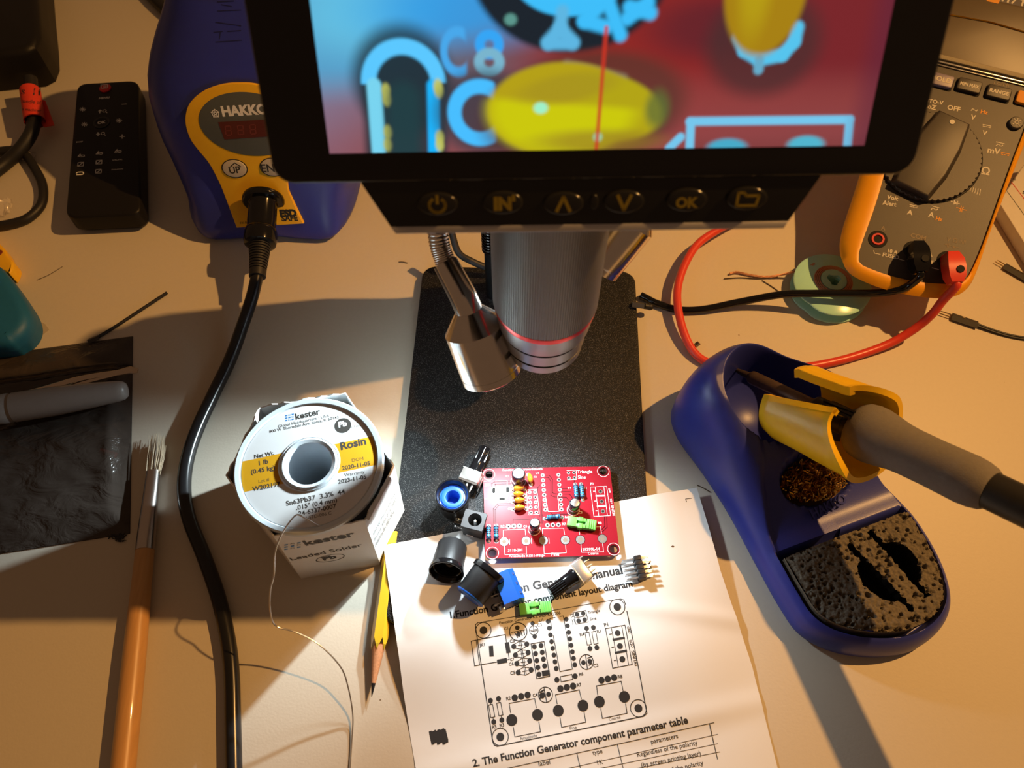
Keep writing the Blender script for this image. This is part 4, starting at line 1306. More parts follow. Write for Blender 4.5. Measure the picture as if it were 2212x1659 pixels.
# a torn flap folded outwards over the right rim
a, b = top[1], top[2]
mid = (a + b) / 2
rw = []
for j in range(9):
    p = a.lerp(b, 0.02 + 0.75 * j / 8)
    rw.append(p)
vs_ = []
for j, p in enumerate(rw):
    jj = rnd.uniform(-0.7, 0.7)
    vs_ += [p + Vector((0.2, 0, 0.5)), p + Vector((1.6, -0.4, 0.2 + jj * 0.5)), p + fn2 * 0.6 + Vector((0.5, -0.2, -7 - jj))]
mb.add(vs_, [[3 * j + q, 3 * j + 3 + q, 3 * j + 4 + q, 3 * j + 1 + q] for j in range(8) for q in range(2)], CARD, None, False)
part('torn_flap', mb, box)

SZ = 57.4
SC = P(668, 1002, SZ)
FLG = mat('translucent_flange', (0.66, 0.74, 0.80), 0.42, var=0.02, spec=0.3)
LAB = mat('spool_label', (0.78, 0.79, 0.80), 0.5, var=0.02)
ORNG = mat('label_orange', (0.72, 0.36, 0.01), 0.5, var=0.04)
SR = 31.0
spool = thing('solder_spool', 'spool of solder wire with white and orange label inside the white box', 'spool', (SC.x, SC.y, 1.4))
Ms = Matrix.Translation((SC.x, SC.y, 0))
HB = mat('spool_bore', (0.60, 0.67, 0.73), 0.45, spec=0.3)
mb = MB().lathe([(11.6, SZ), (12.2, SZ + 0.5), (13, SZ + 0.1), (27.9, SZ), (28.3, SZ + 0.1), (28.6, SZ + 0.7), (30.4, SZ + 0.9), (SR, SZ + 0.3), (SR, SZ - 1.8), (29, SZ - 2.2), (10, SZ - 2.2)], FLG, Ms, 90)
part('flange', mb, spool, 'translucent plastic flange')
mb = MB().lathe([(12.0, SZ + 0.4), (11.0, SZ + 0.9), (9.6, SZ + 0.6), (9.2, SZ - 0.5), (9.0, 1.4)], HB, Ms, 48)
mb.lathe([(0, 1.6), (9.0, 1.6)], mat('bore_floor', (0.30, 0.28, 0.26), 0.7), Ms, 40)
part('bore', mb, spool)
part('lower_flange', MB().lathe([(9, 1.4), (28, 1.4), (28, 4), (12, 4.2)], FLG, Ms, 60), spool)
mb = MB()
for i in range(40):
    z_ = 4.2 + i * 1.22
    mb.lathe([(25.5, z_), (26.1, z_ + 0.6), (25.5, z_ + 1.2)], STEEL, Ms, 48)
part('wound_solder', mb, spool, 'wound bright solder wire')
mb = MB()
lp = Flat(SZ + 0.13)
mb.lathe([(12.9, SZ + 0.13), (27.9, SZ + 0.13)], LAB, Ms, 80)
# the orange band: the part of the label ring between two lines
ua = R(13.5)
ux, uy = Vector((math.cos(ua), math.sin(ua), 0)), Vector((-math.sin(ua), math.cos(ua), 0))
def band(sgn, y0, y1):
    pts = []
    n = 14
    for i in range(n + 1):
        y = y0 + (y1 - y0) * i / n
        pts.append((math.sqrt(27.9 ** 2 - y * y) * sgn, y))
    for i in range(n + 1):
        y = y1 + (y0 - y1) * i / n
        pts.append((math.sqrt(max(12.9 ** 2 - y * y, 0)) * sgn, y))
    q = [Vector((SC.x, SC.y, SZ + 0.145)) + ux * x + uy * y for x, y in pts]
    if sgn < 0: q = q[::-1]
    h_ = n + 1
    idx = list(range(len(q)))
    fs = [[i, i + 1, len(q) - 2 - i, len(q) - 1 - i] for i in range(n)]
    mb.add(q, fs, ORNG, None, False)
band(-1, -6.5, 7.5); band(1, -7.0, 6.5)
st = lambda s, p0, p1, b=0.03, m=KBK, asp=1.0: mb.ptext(s, z4(*p0), z4(*p1), lp, m, b, asp, 0.025)
st('kester', (645, 312), (838, 268), 0.03); st('Global Headquarters · USA', (508, 376), (906, 290), 0.0); st('800 W Thorndale Ave, Itasca, IL 60143', (440, 416), (980, 302), 0.01)
st('Net Wt.', (322, 614), (478, 584)); st('1 lb', (358, 668), (432, 652)); st('(0.45 kg)', (296, 738), (484, 700)); st('Lot #', (356, 806), (440, 788), 0.0); st('W202197', (306, 870), (526, 828))
st('Rosin', (996, 548), (1196, 502), 0.04); st('DOM', (1084, 642), (1172, 626), 0.0); st('2020-11-05', (1006, 706), (1226, 664)); st('Warranty', (1024, 756), (1182, 728), 0.0); st('2023-11-05', (976, 812), (1196, 770))
st('Sn63Pb37  3.3%  44', (570, 984), (1030, 888), 0.02); st('.015" (0.4 mm)', (650, 1016), (968, 952), 0.02); st('24-6337-0007', (668, 1062), (962, 1000), 0.02); st('J-STD-006 C', (722, 1092), (924, 1050), 0.0); st('0316', (1080, 380), (1140, 368), 0.0, GREY)
mb.pdisc(0, 0, 3.6, lp, KBK, 0.02, c=lp.at(*z4(1012, 358)))
mb.ptext('Pb', z4(980, 372), z4(1046, 358), lp, LAB, 0.05, 1.0, 0.035)
for r_ in range(3):
    for c in range(3):
        x, y = 572 + c * 25, 282 + r_ * 19 - c * 5
        hollow = (r_, c) in ((0, 1), (1, 2), (2, 1))
        mb.ppoly([z4(x - 9, y - 5), z4(x + 8, y - 8), z4(x + 8, y + 3), z4(x - 9, y + 6)], lp, KB, 0.02)
        if hollow: mb.ppoly([z4(x - 6, y - 3), z4(x + 5, y - 5), z4(x + 5, y + 1), z4(x - 6, y + 3)], lp, LAB, 0.03)
part('label', mb, spool, 'printed white label with an orange band', 20)
wire = smooth([P(712, 1138, 56.4), P(690, 1136, 57.5), P(660, 1120, 61), P(642, 1112, 63), P(628, 1124, 63), P(607, 1157, 61.5), P(594, 1195, 56), P(592, 1240, 48), P(584, 1275, 42), P(584, 1320, 34), P(596, 1352, 27), P(640, 1366, 24), P(690, 1393, 20), P(735, 1440, 13), P(752, 1485, 8), P(762, 1545, 2.5), P(760, 1600, 1.0), P(755, 1680, 1.0)], 12)
part('loose_solder_end', MB().tube(wire, 0.33, STEEL, 8), spool, 'thin loose end of solder wire')

# =================================================================== PENCIL
PYEL = mat('pencil_yellow', (0.62, 0.38, 0.02), 0.3, coat=0.4)
WOODC = mat('sharpened_cedar', (0.48, 0.22, 0.10), 0.7, var=0.3, vscale=1.2, bump=0.3, bscale=2)
tip, far = P(786, 1504, 1.2), P(850, 1152, 3.6)
shd = P(818, 1392, 3.4)
dr = (far - shd).normalized()
pencil = thing('pencil', 'yellow pencil with sharpened tip between the solder box and the manual', 'pencil', (tip.x, tip.y, 0))
Mp = frame(shd, (0, 0, 1), dr)
mb = MB()
hexr = [[(3.7 * math.cos(R(60 * i + 30)), 3.7 * math.sin(R(60 * i + 30)), z_) for i in range(6)] for z_ in (0, 95)]
for i in range(6):
    hexr[0][i] = (hexr[0][i][0], hexr[0][i][1], 0.0)
k12 = []
for z_ in (0, 4, (far - shd).length):
    rg = []
    for i in range(24):
        a_ = 2 * math.pi * i / 24
        m6 = (a_ + math.pi / 6) % (math.pi / 3) - math.pi / 6
        r_ = 3.25 / math.cos(m6)
        rg.append((r_ * math.cos(a_), r_ * math.sin(a_), z_ - (2.6 * math.cos(6 * a_) if z_ == 0 else 0)))
    k12.append(rg)
mb.loft(k12, PYEL, Mp)
part('barrel', mb, pencil, 'yellow lacquered barrel', 25)
Ln = (shd - tip).length
mb = MB().lathe([(3.2, 2.4), (3.05, 0), (0.95, -Ln + 5.5)], WOODC, Mp, 24)
part('sharpened_wood', mb, pencil, 'bare sharpened wood')
part('lead', MB().lathe([(0.97, -Ln + 5.6), (0.15, -Ln + 0.2), (0, -Ln)], mat('graphite', (0.02, 0.02, 0.022), 0.3, 0.3), Mp, 16), pencil)

# =================================================================== PAINT BRUSH
brush = thing('paint_brush', 'wooden handled paint brush with bristles up, left of the black cable', 'brush', tuple(P(290, 1400, 0)))
h0, h1 = P(262, 1700, 5), P(313, 1190, 4.6)
f1 = P(331, 1018, 4.0)
BW = mat('brush_wood', (0.55, 0.30, 0.11), 0.38, var=0.18, vscale=0.15, aniso=(4, 0.4, 1), coat=0.3)
n = 18
pts = [h0.lerp(h1, i / n) for i in range(n + 1)]
part('handle', MB().tube(pts, [4.9 - 0.7 * sstep(0.45, 1, i / n) for i in range(n + 1)], BW, 24), brush)
FER = mat('tinned_ferrule', (0.55, 0.50, 0.47), 0.25, 1.0, bump=0.1, bscale=2)
m_ = 12
fp_ = [h1.lerp(f1, i / m_) for i in range(m_ + 1)]
part('ferrule', MB().tube(fp_, [(4.35 - 1.1 * i / m_, 4.35 - 1.9 * sstep(0.1, 1, i / m_)) for i in range(m_ + 1)], FER, 28, flat=(0, 0, 1)), brush, 'flattened metal ferrule')
BR = mat('pale_bristle', (0.50, 0.40, 0.28), 0.6, var=0.35, vscale=2)
mb = MB()
for i in range(90):
    a = rnd.uniform(-1, 1); z_ = rnd.uniform(-1.4, 1.4)
    side = Vector((1, 0, 0)) * a
    r0 = f1 + side * 2.9 + Vector((0, 0, z_))
    e = P(340 + rnd.uniform(-2, 3), 945 + rnd.uniform(-14, 14) + abs(a) * 8, 4) + side * 3.2 + Vector((rnd.uniform(-.5, .5), 0, z_ * 1.2))
    mb.tube([r0 - (f1 - h1).normalized() * 1.5, r0.lerp(e, 0.5) + side * 0.5, e], [0.16, 0.15, 0.05], BR, 4, False)
o = part('bristles', mb, brush, 'pale bristles')
o['kind'] = 'stuff'

# =================================================================== SOLDERING STATION
sta = thing('soldering_station', 'blue and yellow soldering station with small red display, half hidden by the microscope screen', 'soldering station', (-141, 355, 0))
def shell_ring(z):
    """plan outline of the shell at height z"""
    t = z / 122
    fy = 302 + (8 * sstep(0, 12, z) if False else 0) + 0.52 * max(z - 6, 0) + 3 * sstep(60, 120, z)
    by = 425 - 4 * t
    hw = 50.5 + 8.5 * sstep(0, 58, z) - 27 * sstep(62, 124, z) ** 1.0 - 3.5 * (1 - sstep(0, 8, z)) - 3.0 * sstep(8, 20, z) * (1 - sstep(20, 45, z))
    cx = -141.0 - 0.0 * z
    cy, hd = (fy + by) / 2, (by - fy) / 2
    n = 72
    e = 3.4
    pts = []
    for i in range(n):
        a = 2 * math.pi * i / n
        c, s_2 = math.cos(a), math.sin(a)
        k = (abs(c) ** e + abs(s_2) ** e) ** (-1 / e)
        x, y = hw * k * c, hd * k * s_2
        # the two rounded toes at the front with the panel between
        if s_2 < 0 and z < 42:
            u = abs(x) / hw
            y -= 5.5 * math.exp(-((u - 0.80) / 0.20) ** 2) * (1 - sstep(18, 42, z))
            y += 4.5 * math.exp(-(u / 0.40) ** 2) * (1 - sstep(4, 16, z))
        pts.append((cx + x, cy + y, z))
    return pts
zs = [1.5, 2.5, 5, 9, 14, 20, 26, 32, 38, 44, 50, 57, 64, 72, 80, 88, 96, 104, 111, 116, 119.5, 121.5, 122]
rings = [shell_ring(z) for z in zs]
for k_, f_ in ((0, 0.965), (1, 0.99), (-3, 0.985), (-2, 0.95), (-1, 0.88)):
    r_ = rings[k_]
    c = sum((Vector(p) for p in r_), Vector()) / len(r_)
    rings[k_] = [(c.x + (p[0] - c.x) * f_, c.y + (p[1] - c.y) * f_, p[2]) for p in r_]
mb = MB().loft(rings, BLUEP)
shell_skin = Skin(mb, Plane((-141, 340, 70), (0, -0.89, 0.46)))
part('shell', mb, sta, 'blue moulded shell', 60)
for sx in (-1, 1):
    for yy in (322, 408):
        part('rubber_foot', MB().lathe([(0, 0), (7, 0), (7, 2.2), (0, 2.2)], RUBBER, Matrix.Translation((-141 + sx * 36, yy, 0)), 20), sta)
# embossed ribs across the shoulder
spn = Vector((0, -math.sin(R(62.5)), math.cos(R(62.5))))
so = Vector((-141, 305.2, 12.0))
spl = Plane(so + spn * 0.9, spn)
mb = MB()
RIB = mat('shell_groove', (0.012, 0.016, 0.10), 0.5)
for pts in ([(466, 91), (522, 87)], [(466, 48), (520, 56)], [(470, 24), (520, 22)], [(478, 10), (500, 14)], [(462, 70), (480, 68)], [(492, 68), (520, 66)], [(476, 70), (474, 84)], [(470, 4), (505, 2)]):
    mb.pline(pts, shell_skin, 0.5, RIB, False, 0.12)
part('embossed_ribs', mb, sta)
# yellow front panel
py_ = [(512, 491), (482, 412), (470, 385), (452, 352), (430, 325), (412, 300), (402, 270), (402, 245), (412, 220), (440, 196), (480, 182), (520, 179), (555, 182), (600, 196), (632, 225), (640, 260), (634, 300), (625, 340), (622, 400), (632, 430), (656, 482)]
ploc = frame(spl.o, (1, 0, 0), spn)
pli = ploc.inverted()
loc2 = lambda px, py: tuple((pli @ spl.at(px, py)).to_2d())
pol = smooth([Vector(loc2(*p) + (0,)) for p in py_], 4)
mb = MB().prism([(p.x, p.y) for p in pol], -4, 0.9, YELLOW, ploc, bev=0.5)
pf = Plane(spl.o + spn * 0.9, spn)
DKG = mat('panel_grey', (0.085, 0.095, 0.085), 0.5)
c = loc2(540, 268)
e_ = ell(c[0], c[1], 26.5, 16.6, 56, -3)
mb.prism(e_, 0.4, 1.15, DKG, ploc, bev=0.15)
pg = Plane(spl.o + spn * 1.15, spn)
z1 = lambda x, y: (x * 0.25316, y * 0.25316)
mb.ptext('HAKKO', z1(1900, 990), z1(2290, 968), pg, WHITE, 0.05)
c5 = pg.at(*z1(1838, 968))
Mc = frame(c5 + spn * 0.08, (1, 0.05, 0), spn)
for ro, m in ((2.35, WHITE), (1.85, DKG), (1.0, WHITE), (0.45, DKG)):
    mb.add([Mc @ Vector((ro * math.cos(R(90 + 72 * i)), ro * math.sin(R(90 + 72 * i)), (2.35 - ro) * 0.04)) for i in range(5)], [[0, 1, 2, 3, 4]], m, None, False)
for i in range(5):
    a = R(90 + 72 * i)
    mb.wline([Mc @ Vector((0.7 * math.cos(a), 0.7 * math.sin(a), .05)), Mc @ Vector((2.2 * math.cos(a), 2.2 * math.sin(a), .05))], pg, 0.4, WHITE, False, 0.12)
mb.ptext('ESD', z1(320 / .25316 + 1128, 330 / .25316 + 545), z1(320 / .25316 + 1272, 330 / .25316 + 540), pf, INK, 0.07)
mb.ptext('SAFE', z1(320 / .25316 + 1140, 330 / .25316 + 582), z1(320 / .25316 + 1280, 330 / .25316 + 578), pf, INK, 0.04)
mb.ptext('FX-888D', (520, 484), (545, 482), pf, INK, 0.0)
part('front_panel', mb, sta, 'yellow teardrop front panel')
mb = MB()
dq = [z1(1862, 1042), z1(2300, 1018), z1(2330, 1162), z1(1916, 1190)]
DISP = mat('red_led_window', (0.085, 0.018, 0.014), 0.25)
q = [pli @ pg.at(*p) for p in dq]
mb.prism([(p.x, p.y) for p in q], 0.9, 1.35, DISP, ploc)
SEGM = mat('unlit_segment', (0.16, 0.03, 0.02), 0.4)
pd_ = Plane(spl.o + spn * 1.35, spn)
for i in range(3):
    x, y = 1925 + i * 105, 1116 - i * 5
    for dx in (0, 46):
        for dy in (-36, 4):
            mb.pline([z1(x + dx + dy * 0.1, y + dy), z1(x + dx + (dy + 28) * 0.1, y + dy + 28)], pd_, 0.55, SEGM, False, 0.06)
    for dy in (-40, 0, 38):
        mb.pline([z1(x + 8 + dy * .1, y + dy), z1(x + 38 + dy * .1, y + dy - 2)], pd_, 0.55, SEGM, False, 0.06)
part('display', mb, sta, 'dark red display')
for (bx_, by_), s_1 in (((508, 363), 'UP'), ((590, 360), 'ENT')):
    cc_ = loc2(bx_, by_)
    mb = MB().prism(ell(cc_[0], cc_[1], 6.5, 4.7, 40), 0.3, 1.6, mat('button_cream', (0.50, 0.45, 0.36), 0.45) if s_1 == 'UP' else bpy.data.materials['button_cream'], ploc, bev=0.4)
    pb_ = Plane(spl.o + spn * 1.6, spn)
    mb.ptext(s_1, (bx_ - (11 if s_1 == 'UP' else 24), by_ + 12), (bx_ + (13 if s_1 == 'UP' else 20), by_ + 10), pb_, INK, 0.02)
    if s_1 == 'UP': mb.pline([(bx_ - 11, by_ - 2), (bx_ - 1, by_ - 11), (bx_ + 12, by_ - 3)], pb_, 0.55, INK, False, 0.07)
    b_ = part('button', mb, sta, 'round cream button')
    part('button_ring', MB().prism(ell(cc_[0], cc_[1], 7.1, 5.2, 44), 0.3, 1.05, INK, ploc), b_)

# the plug and cable of the iron, plugged into the station
cab = thing('iron_cable', 'thick black cable with ribbed plug running from the station to the near edge', 'cable', tuple(P(430, 1100, 0)))
a0 = spl.at(570, 428) + spn * 0.4
dirp = (P(556, 598, 21) - a0).normalized()
mb = MB().lathe([(0, 0), (11.2, 0), (11.6, 1.2), (11.4, 2.8), (10.6, 3.6), (8.0, 3.8), (7.6, 4.6), (7.8, 16), (7.6, 17), (7.6, 20), (8.5, 21), (8.9, 23), (8.9, 27), (8.4, 29.5), (6.6, 30.5), (0, 30.5)], BLACKG, along(a0, a0 + dirp), 48)
part('plug', mb, cab, 'glossy black plug')
Ls = (P(556, 598, 21) - a0).length
prof = [(0, 30)]
for i in range(11):
    f_ = i / 10
    r_ = 5.9 - 1.5 * f_
    z_ = 30 + (Ls - 33) * f_ * 0.94
    prof += [(r_, z_), (r_, z_ + 1.05), (r_ - 0.8, z_ + 1.15), (r_ - 0.8, z_ + (Ls - 33) * 0.085)]
prof += [(4.5, Ls - 4), (4.4, Ls), (0, Ls)]
part('strain_relief', MB().lathe(prof, RUBBER, along(a0, a0 + dirp), 32), cab)
e0 = a0 + dirp * (Ls - 2)
pth = [e0, P(545, 640, 17), P(525, 700, 11), P(498, 775, 5), P(462, 850, 3.4), P(425, 930, 3.4), P(403, 1000, 3.4), P(398, 1065, 3.4), P(410, 1125, 3.4), P(440, 1200, 3.4), P(470, 1285, 3.4), P(490, 1370, 3.4), P(500, 1450, 3.4), P(503, 1560, 3.4), P(506, 1700, 3.4)]
part('cable_sheath', MB().tube(smooth(pth, 10), 3.35, mat('cable_black', (0.010, 0.010, 0.011), 0.25), 18), cab)
# mains lead behind the station
pth = [P(300, -40, 4), P(345, 8, 4), P(385, 42, 4), P(430, 78, 4)]
single('mains_lead', MB().tube(smooth(pth, 8), 4.6, RUBBER, 14), 'black mains lead at the top edge behind the blue station', 'cable')

# =================================================================== REMOTE CONTROL
rz = 15.0
RB = mat('remote_black', (0.009, 0.008, 0.008), 0.45, bump=0.12, bscale=3, spec=0.28)
rq = [P(*p, rz) for p in ((162, 192), (298, 182), (303, 452), (147, 462))]
rfp = Flat(rz)
rem = thing('remote_control', 'small black remote control with a red button, left of the blue station', 'remote control', tuple((rq[0] + rq[2]) / 2)[:2] + (0,))
crn = [P(*p, rz) for p in ((140, 470), (304, 462), (299, 172), (166, 180))]
ol = []
for i in range(4):
    p, a, b = crn[i], crn[i - 1], crn[(i + 1) % 4]
    d1, d2 = (a - p).normalized(), (b - p).normalized()
    for k in range(7):
        t = k / 6
        ol.append(p + d1 * 7 * (1 - t) ** 2 + d2 * 7 * t ** 2)
mb = MB()
up_ = [(p.x, p.y) for p in ol]
c0 = sum((Vector(p) for p in up_), Vector((0, 0))) / len(up_)
lower = [tuple(c0 + (Vector(p) - c0) * 0.95) for p in up_]
mb.prism(up_, 4, rz, RB, None, bev=1.6)
mb.prism([tuple(p) for p in up_], 0.3, 4.2, RB, None, bot=lower)
part('case', mb, rem)
mb = MB()
rt = lambda s, x, y, x2, y2, b=0.02: mb.ptext(s, z1(x, y), z1(x2, y2), rfp, WHITE, b, 1.0, 0.1)
rl = lambda pts, wd=0.5, cl=False: mb.pline([z1(*p) for p in pts], rfp, wd, WHITE, cl, 0.1)
rt('MENU', 843, 848, 933, 840); rt('OK', 832, 1060, 902, 1050, 0.03); rt('WAVE', 1036, 896, 1080, 892); rt('SWAP', 650, 1220, 706, 1214, 0.03); rt('NTL/PAL', 960, 1374, 1046, 1366, 0.0); rt('Default/ON', 952, 1454, 1050, 1446, 0.0)
for cx, cy in ((706, 934), (722, 1062), (1016, 1030)):
    for a in range(0, 180, 45):
        dx, dy = 25 * math.cos(R(a)), 17 * math.sin(R(a))
        rl([(cx - dx, cy - dy), (cx + dx, cy + dy)], 0.35)
rl([(852, 966), (854, 938)]); rl([(842, 950), (854, 936), (866, 948)], 0.4); rl([(836, 1132), (838, 1158)]); rl([(824, 1146), (838, 1160), (850, 1144)], 0.4)
for cx, cy in ((892, 948), (878, 1140)):
    mb.pring(*z1(cx, cy), 0.9, 1.25, rfp, WHITE, 0.1, 20); rl([(cx + 12, cy + 8), (cx + 22, cy + 16)], 0.4)
rl([(1022, 1166), (1064, 1166)]); rl([(1043, 1150), (1043, 1182)])
for cx, cy in ((694, 1328), (850, 1306), (1008, 1290)):
    rl([(cx - 28, cy + 10), (cx - 8, cy - 14), (cx - 6, cy + 8), (cx - 28, cy + 10)], 0.6); rl([(cx - 2, cy - 2), (cx + 26, cy - 4), (cx + 26, cy + 10), (cx - 2, cy + 12)], 0.5, True)
for cx, cy in ((690, 1402), (846, 1384), (842, 1462)):
    rl([(cx - 24, cy - 14), (cx + 24, cy - 17), (cx + 22, cy + 15), (cx - 26, cy + 17)], 0.4, True); rl([(cx - 16, cy + 12), (cx + 16, cy - 12)], 0.5)
rl([(654, 1478), (664, 1470), (706, 1468), (714, 1478)], 0.6); rl([(656, 1492), (704, 1490), (714, 1482)], 0.6)
part('key_markings', mb, rem, 'white key symbols')
c = rfp.at(*z1(900, 756))
part('record_button', MB().lathe([(3.6, rz - 0.5), (3.6, rz + 0.6), (3.2, rz + 0.9), (0, rz + 1.0)], REDP, Matrix.Translation((c.x, c.y, 0)), 32), rem, 'round red button')
mb = MB()
rp2 = Flat(rz + 1.0)
for pts in ([(862, 726), (918, 722), (920, 750), (864, 754)],):
    mb.pline([z1(*p) for p in pts], rp2, 0.45, WHITE, True, 0.1)
mb.pring(*z1(896, 740), 0.5, 0.9, rp2, WHITE, 0.1, 16)
part('camera_icon', mb, rem)
c = rfp.at(*z1(868, 1048))
part('control_ring', MB().lathe([(5.0, rz - 0.2), (5.0, rz + 0.35), (4.4, rz + 0.5), (3.7, rz + 0.2), (3.6, rz + 0.05)], BLACKG, Matrix.Translation((c.x, c.y, 0)), 40), rem)
mb = MB().box((0, 0, 0), (26, 0.5, 3), BLACK)
# =================================================================== POWER ADAPTER, top left
ad = thing('power_adapter', 'black power adapter with a red tag round its cord at the top left corner', 'power adapter', tuple(P(50, 100, 0)))
AZ = 30.0
ao = [P(*p, AZ) for p in ((-160, 128), (50, 108), (73, 96), (83, 72), (82, 32), (76, -40), (70, -140), (-160, -150))]
pts = [(p.x, p.y) for p in ao]
ac = sum((Vector(p) for p in pts), Vector((0, 0))) / len(pts)
mb = MB().prism(pts, 14, AZ, RB, None, bev=5, seg=5)
mb.prism(pts, 0.2, 14, RB, None, bot=[tuple(ac + (Vector(p) - ac) * 0.96) for p in pts])
part('case', mb, ad)
pth = [P(66, 170, 17), P(68, 200, 15), P(70, 232, 14), P(73, 262, 12), P(66, 290, 10), P(44, 322, 7), P(12, 352, 4.2), P(-40, 392, 4.2)]
sm = smooth(pth, 8)
part('lead', MB().tube(sm, 4.0, RUBBER, 16), ad)
TAGM = mat('red_tag_paper', (0.66, 0.045, 0.02), 0.55, var=0.05)
ta, tb = P(65, 196, 15), P(75, 262, 12.5)
Mt = along(ta, tb, (0, 0, 1))
Lt_ = (tb - ta).length
mb = MB().lathe([(6.0, 0), (6.1, Lt_)], TAGM, Mt, 36)
mb.lathe([(5.6, Lt_), (5.7, 0)], TAGM, Mt, 36)
tag_skin = Skin(mb, Plane((ta + tb) / 2, (0, -0.38, 0.92)))
tgf = Plane((ta + tb) / 2 + Vector((0, -2.4, 5.7)), (0, -0.38, 0.92))
z2 = lambda x, y: (x * 0.205, 160 + y * 0.205)
mb.prism([(0, 0)] * 0 or [(p.x, p.y) for p in (P(91, 214, 10), P(97, 216, 10), P(120, 274, 8), P(98, 278, 8), P(90, 268, 9))], 9, 9.5, TAGM)
for s, p0, p1 in (('s  11', (222, 212), (420, 226)), ('handle of', (224, 300), (432, 318)), ('s machiner', (236, 384), (436, 400))):
    mb.ptext(s, z2(*p0), z2(*p1), tag_skin, INK, 0.01, 1.0, 0.12)
part('warning_tag', mb, ad, 'red printed tag')
pth = [P(-20, 330, 3), P(20, 325, 3), P(50, 330, 3), P(74, 362, 2.8), P(92, 400, 2.8), P(90, 440, 2.8), P(62, 470, 2.8), P(25, 483, 2.8), P(-30, 492, 2.8)]
single('thin_cable', MB().tube(smooth(pth, 10), 2.7, RUBBER, 12), 'thin black cable curled in a loop at the left edge below the adapter', 'cable')
FILM = mat('crumpled_clear_film', (0.75, 0.68, 0.6), 0.12, alpha=0.35, bump=0.5, bscale=0.3)
def crumple(px, py, r_, h):
    c = P(px, py, 0.4)
    mb = MB()
    vs = []
    for j in range(9):
        for i in range(9):
            x, y = (i / 8 - 0.5) * 2 * r_, (j / 8 - 0.5) * 2 * r_
            q = math.hypot(x, y) / r_
            vs.append((c.x + x * (1 - 0.2 * q), c.y + y * (1 - 0.2 * q), 0.4 + h * max(0, 1 - q) + rnd.uniform(0, h * 0.5)))
    mb.add(vs, [[j * 9 + i, j * 9 + i + 1, j * 9 + i + 10, j * 9 + i + 9] for j in range(8) for i in range(8)], FILM, None, False)
    return mb
single('plastic_wrapper', crumple(62, 340, 5, 4), 'crumpled clear plastic scrap under the black adapter lead', 'wrapper')
single('plastic_wrapper', crumple(4, 452, 8, 7), 'crumpled clear plastic scrap at the left edge inside the cable loop', 'wrapper')

# =================================================================== MULTIMETER, propped up on its stand
n_m = Vector((0, 0, 1)); z0m = 34.0
jo = P(1972, 537, z0m)
exm = Vector((0.94, -0.34, 0)).normalized()
for _ in range(6):
    eym = Vector((0, 0, 1)).cross(exm).normalized()
    n_m = Vector((0, 0, 1)) * math.cos(R(20)) - eym * math.sin(R(20))
    mp_ = Plane(jo, n_m)
    d = mp_.at(2045, 560) - mp_.at(1896, 517)
    d = Vector((d.x, d.y, 0)).normalized()
    exm = d
eyl = n_m.cross(exm).normalized()
FM = frame(jo, exm, n_m)
FMi = FM.inverted()
mpl_ = Plane(jo, n_m)
def mm_(px, py):
    q = FMi @ mpl_.at(px, py)
    return (q.x, q.y)
z5 = lambda x, y: (1760 + x * 0.205, y * 0.205)
z6 = lambda x, y: (1760 + x * 0.205, 320 + y * 0.205)
meter = thing('multimeter', 'black digital multimeter in an orange holster at the upper right, leads plugged in', 'multimeter', (jo.x, jo.y, 0))
ORG_H = mat('holster_orange', (0.82, 0.36, 0.006), 0.4, var=0.03, bump=0.05, bscale=3)
MFACE = mat('meter_face', (0.043, 0.036, 0.030), 0.45, bump=0.10, bscale=4)
X0, X1, Y0, Y1 = -36.2, 35.0, -25.0, 133
outl = [(-24, -24.2), (-10, -26.2), (5, -25.5), (20, -22.5), (28, -18), (32.5, -11), (34, 0), (34.5, 20), (36.5, 50), (38.5, 75), (40.5, 100), (41.5, 134), (-40.5, 134), (-40, 100), (-38, 60), (-36.6, 30), (-36.4, 0), (-35, -12), (-31, -20)]
po = [(p.x, p.y) for p in smooth([Vector(p + (0,)) for p in outl], 4, True)]
inn_ = [(-24.6, -14), (-21, -17.2), (-5, -18.2), (10, -16.5), (24, -12.6), (28, -9.5), (30, -4), (31.6, 10), (32.6, 30), (33.8, 60), (35.5, 90), (36.5, 133), (-31, 133), (-29, 90), (-26, 50), (-24.6, 20), (-25.2, -6)]
pi_ = [(p.x, p.y) for p in smooth([Vector(p + (0,)) for p in inn_], 4, True)]
mb = MB()
low = [tuple(Vector(p) * 1.0) for p in po]
# the holster: outer wall, rounded lip, and its inner edge a step above the face
n_o = len(po)
def rs(poly_, n):
    L_ = [0]
    for i in range(len(poly_)):
        L_.append(L_[-1] + (Vector(poly_[(i + 1) % len(poly_)]) - Vector(poly_[i])).length)
    out_ = []
    for k in range(n):
        t = L_[-1] * k / n
        j = max(i for i in range(len(poly_)) if L_[i] <= t)
        f_ = (t - L_[j]) / (L_[j + 1] - L_[j])
        out_.append(Vector(poly_[j]).lerp(Vector(poly_[(j + 1) % len(poly_)]), f_))
    return out_
A_ = rs(po, 150)
B_ = []
for p in A_:                                    # nearest run of the inner outline seen from the middle
    B_.append(None)
cen = Vector((2, 55))
def onray(poly_, d):
    best = None
    for i in range(len(poly_)):
        a, b = Vector(poly_[i]) - cen, Vector(poly_[(i + 1) % len(poly_)]) - cen
        den = d.x * (b.y - a.y) - d.y * (b.x - a.x)
        if abs(den) < 1e-9: continue
        t = (a.x * (b.y - a.y) - a.y * (b.x - a.x)) / den
        s2 = (a.x * d.y - a.y * d.x) / den
        if t > 0 and -1e-6 <= s2 <= 1 + 1e-6 and (best is None or t < best): best = t
    return cen + d * best
B_ = [onray(pi_, (p - cen).normalized()) for p in A_]
tk = lambda p: 1 - sstep(-26, 50, p.y)
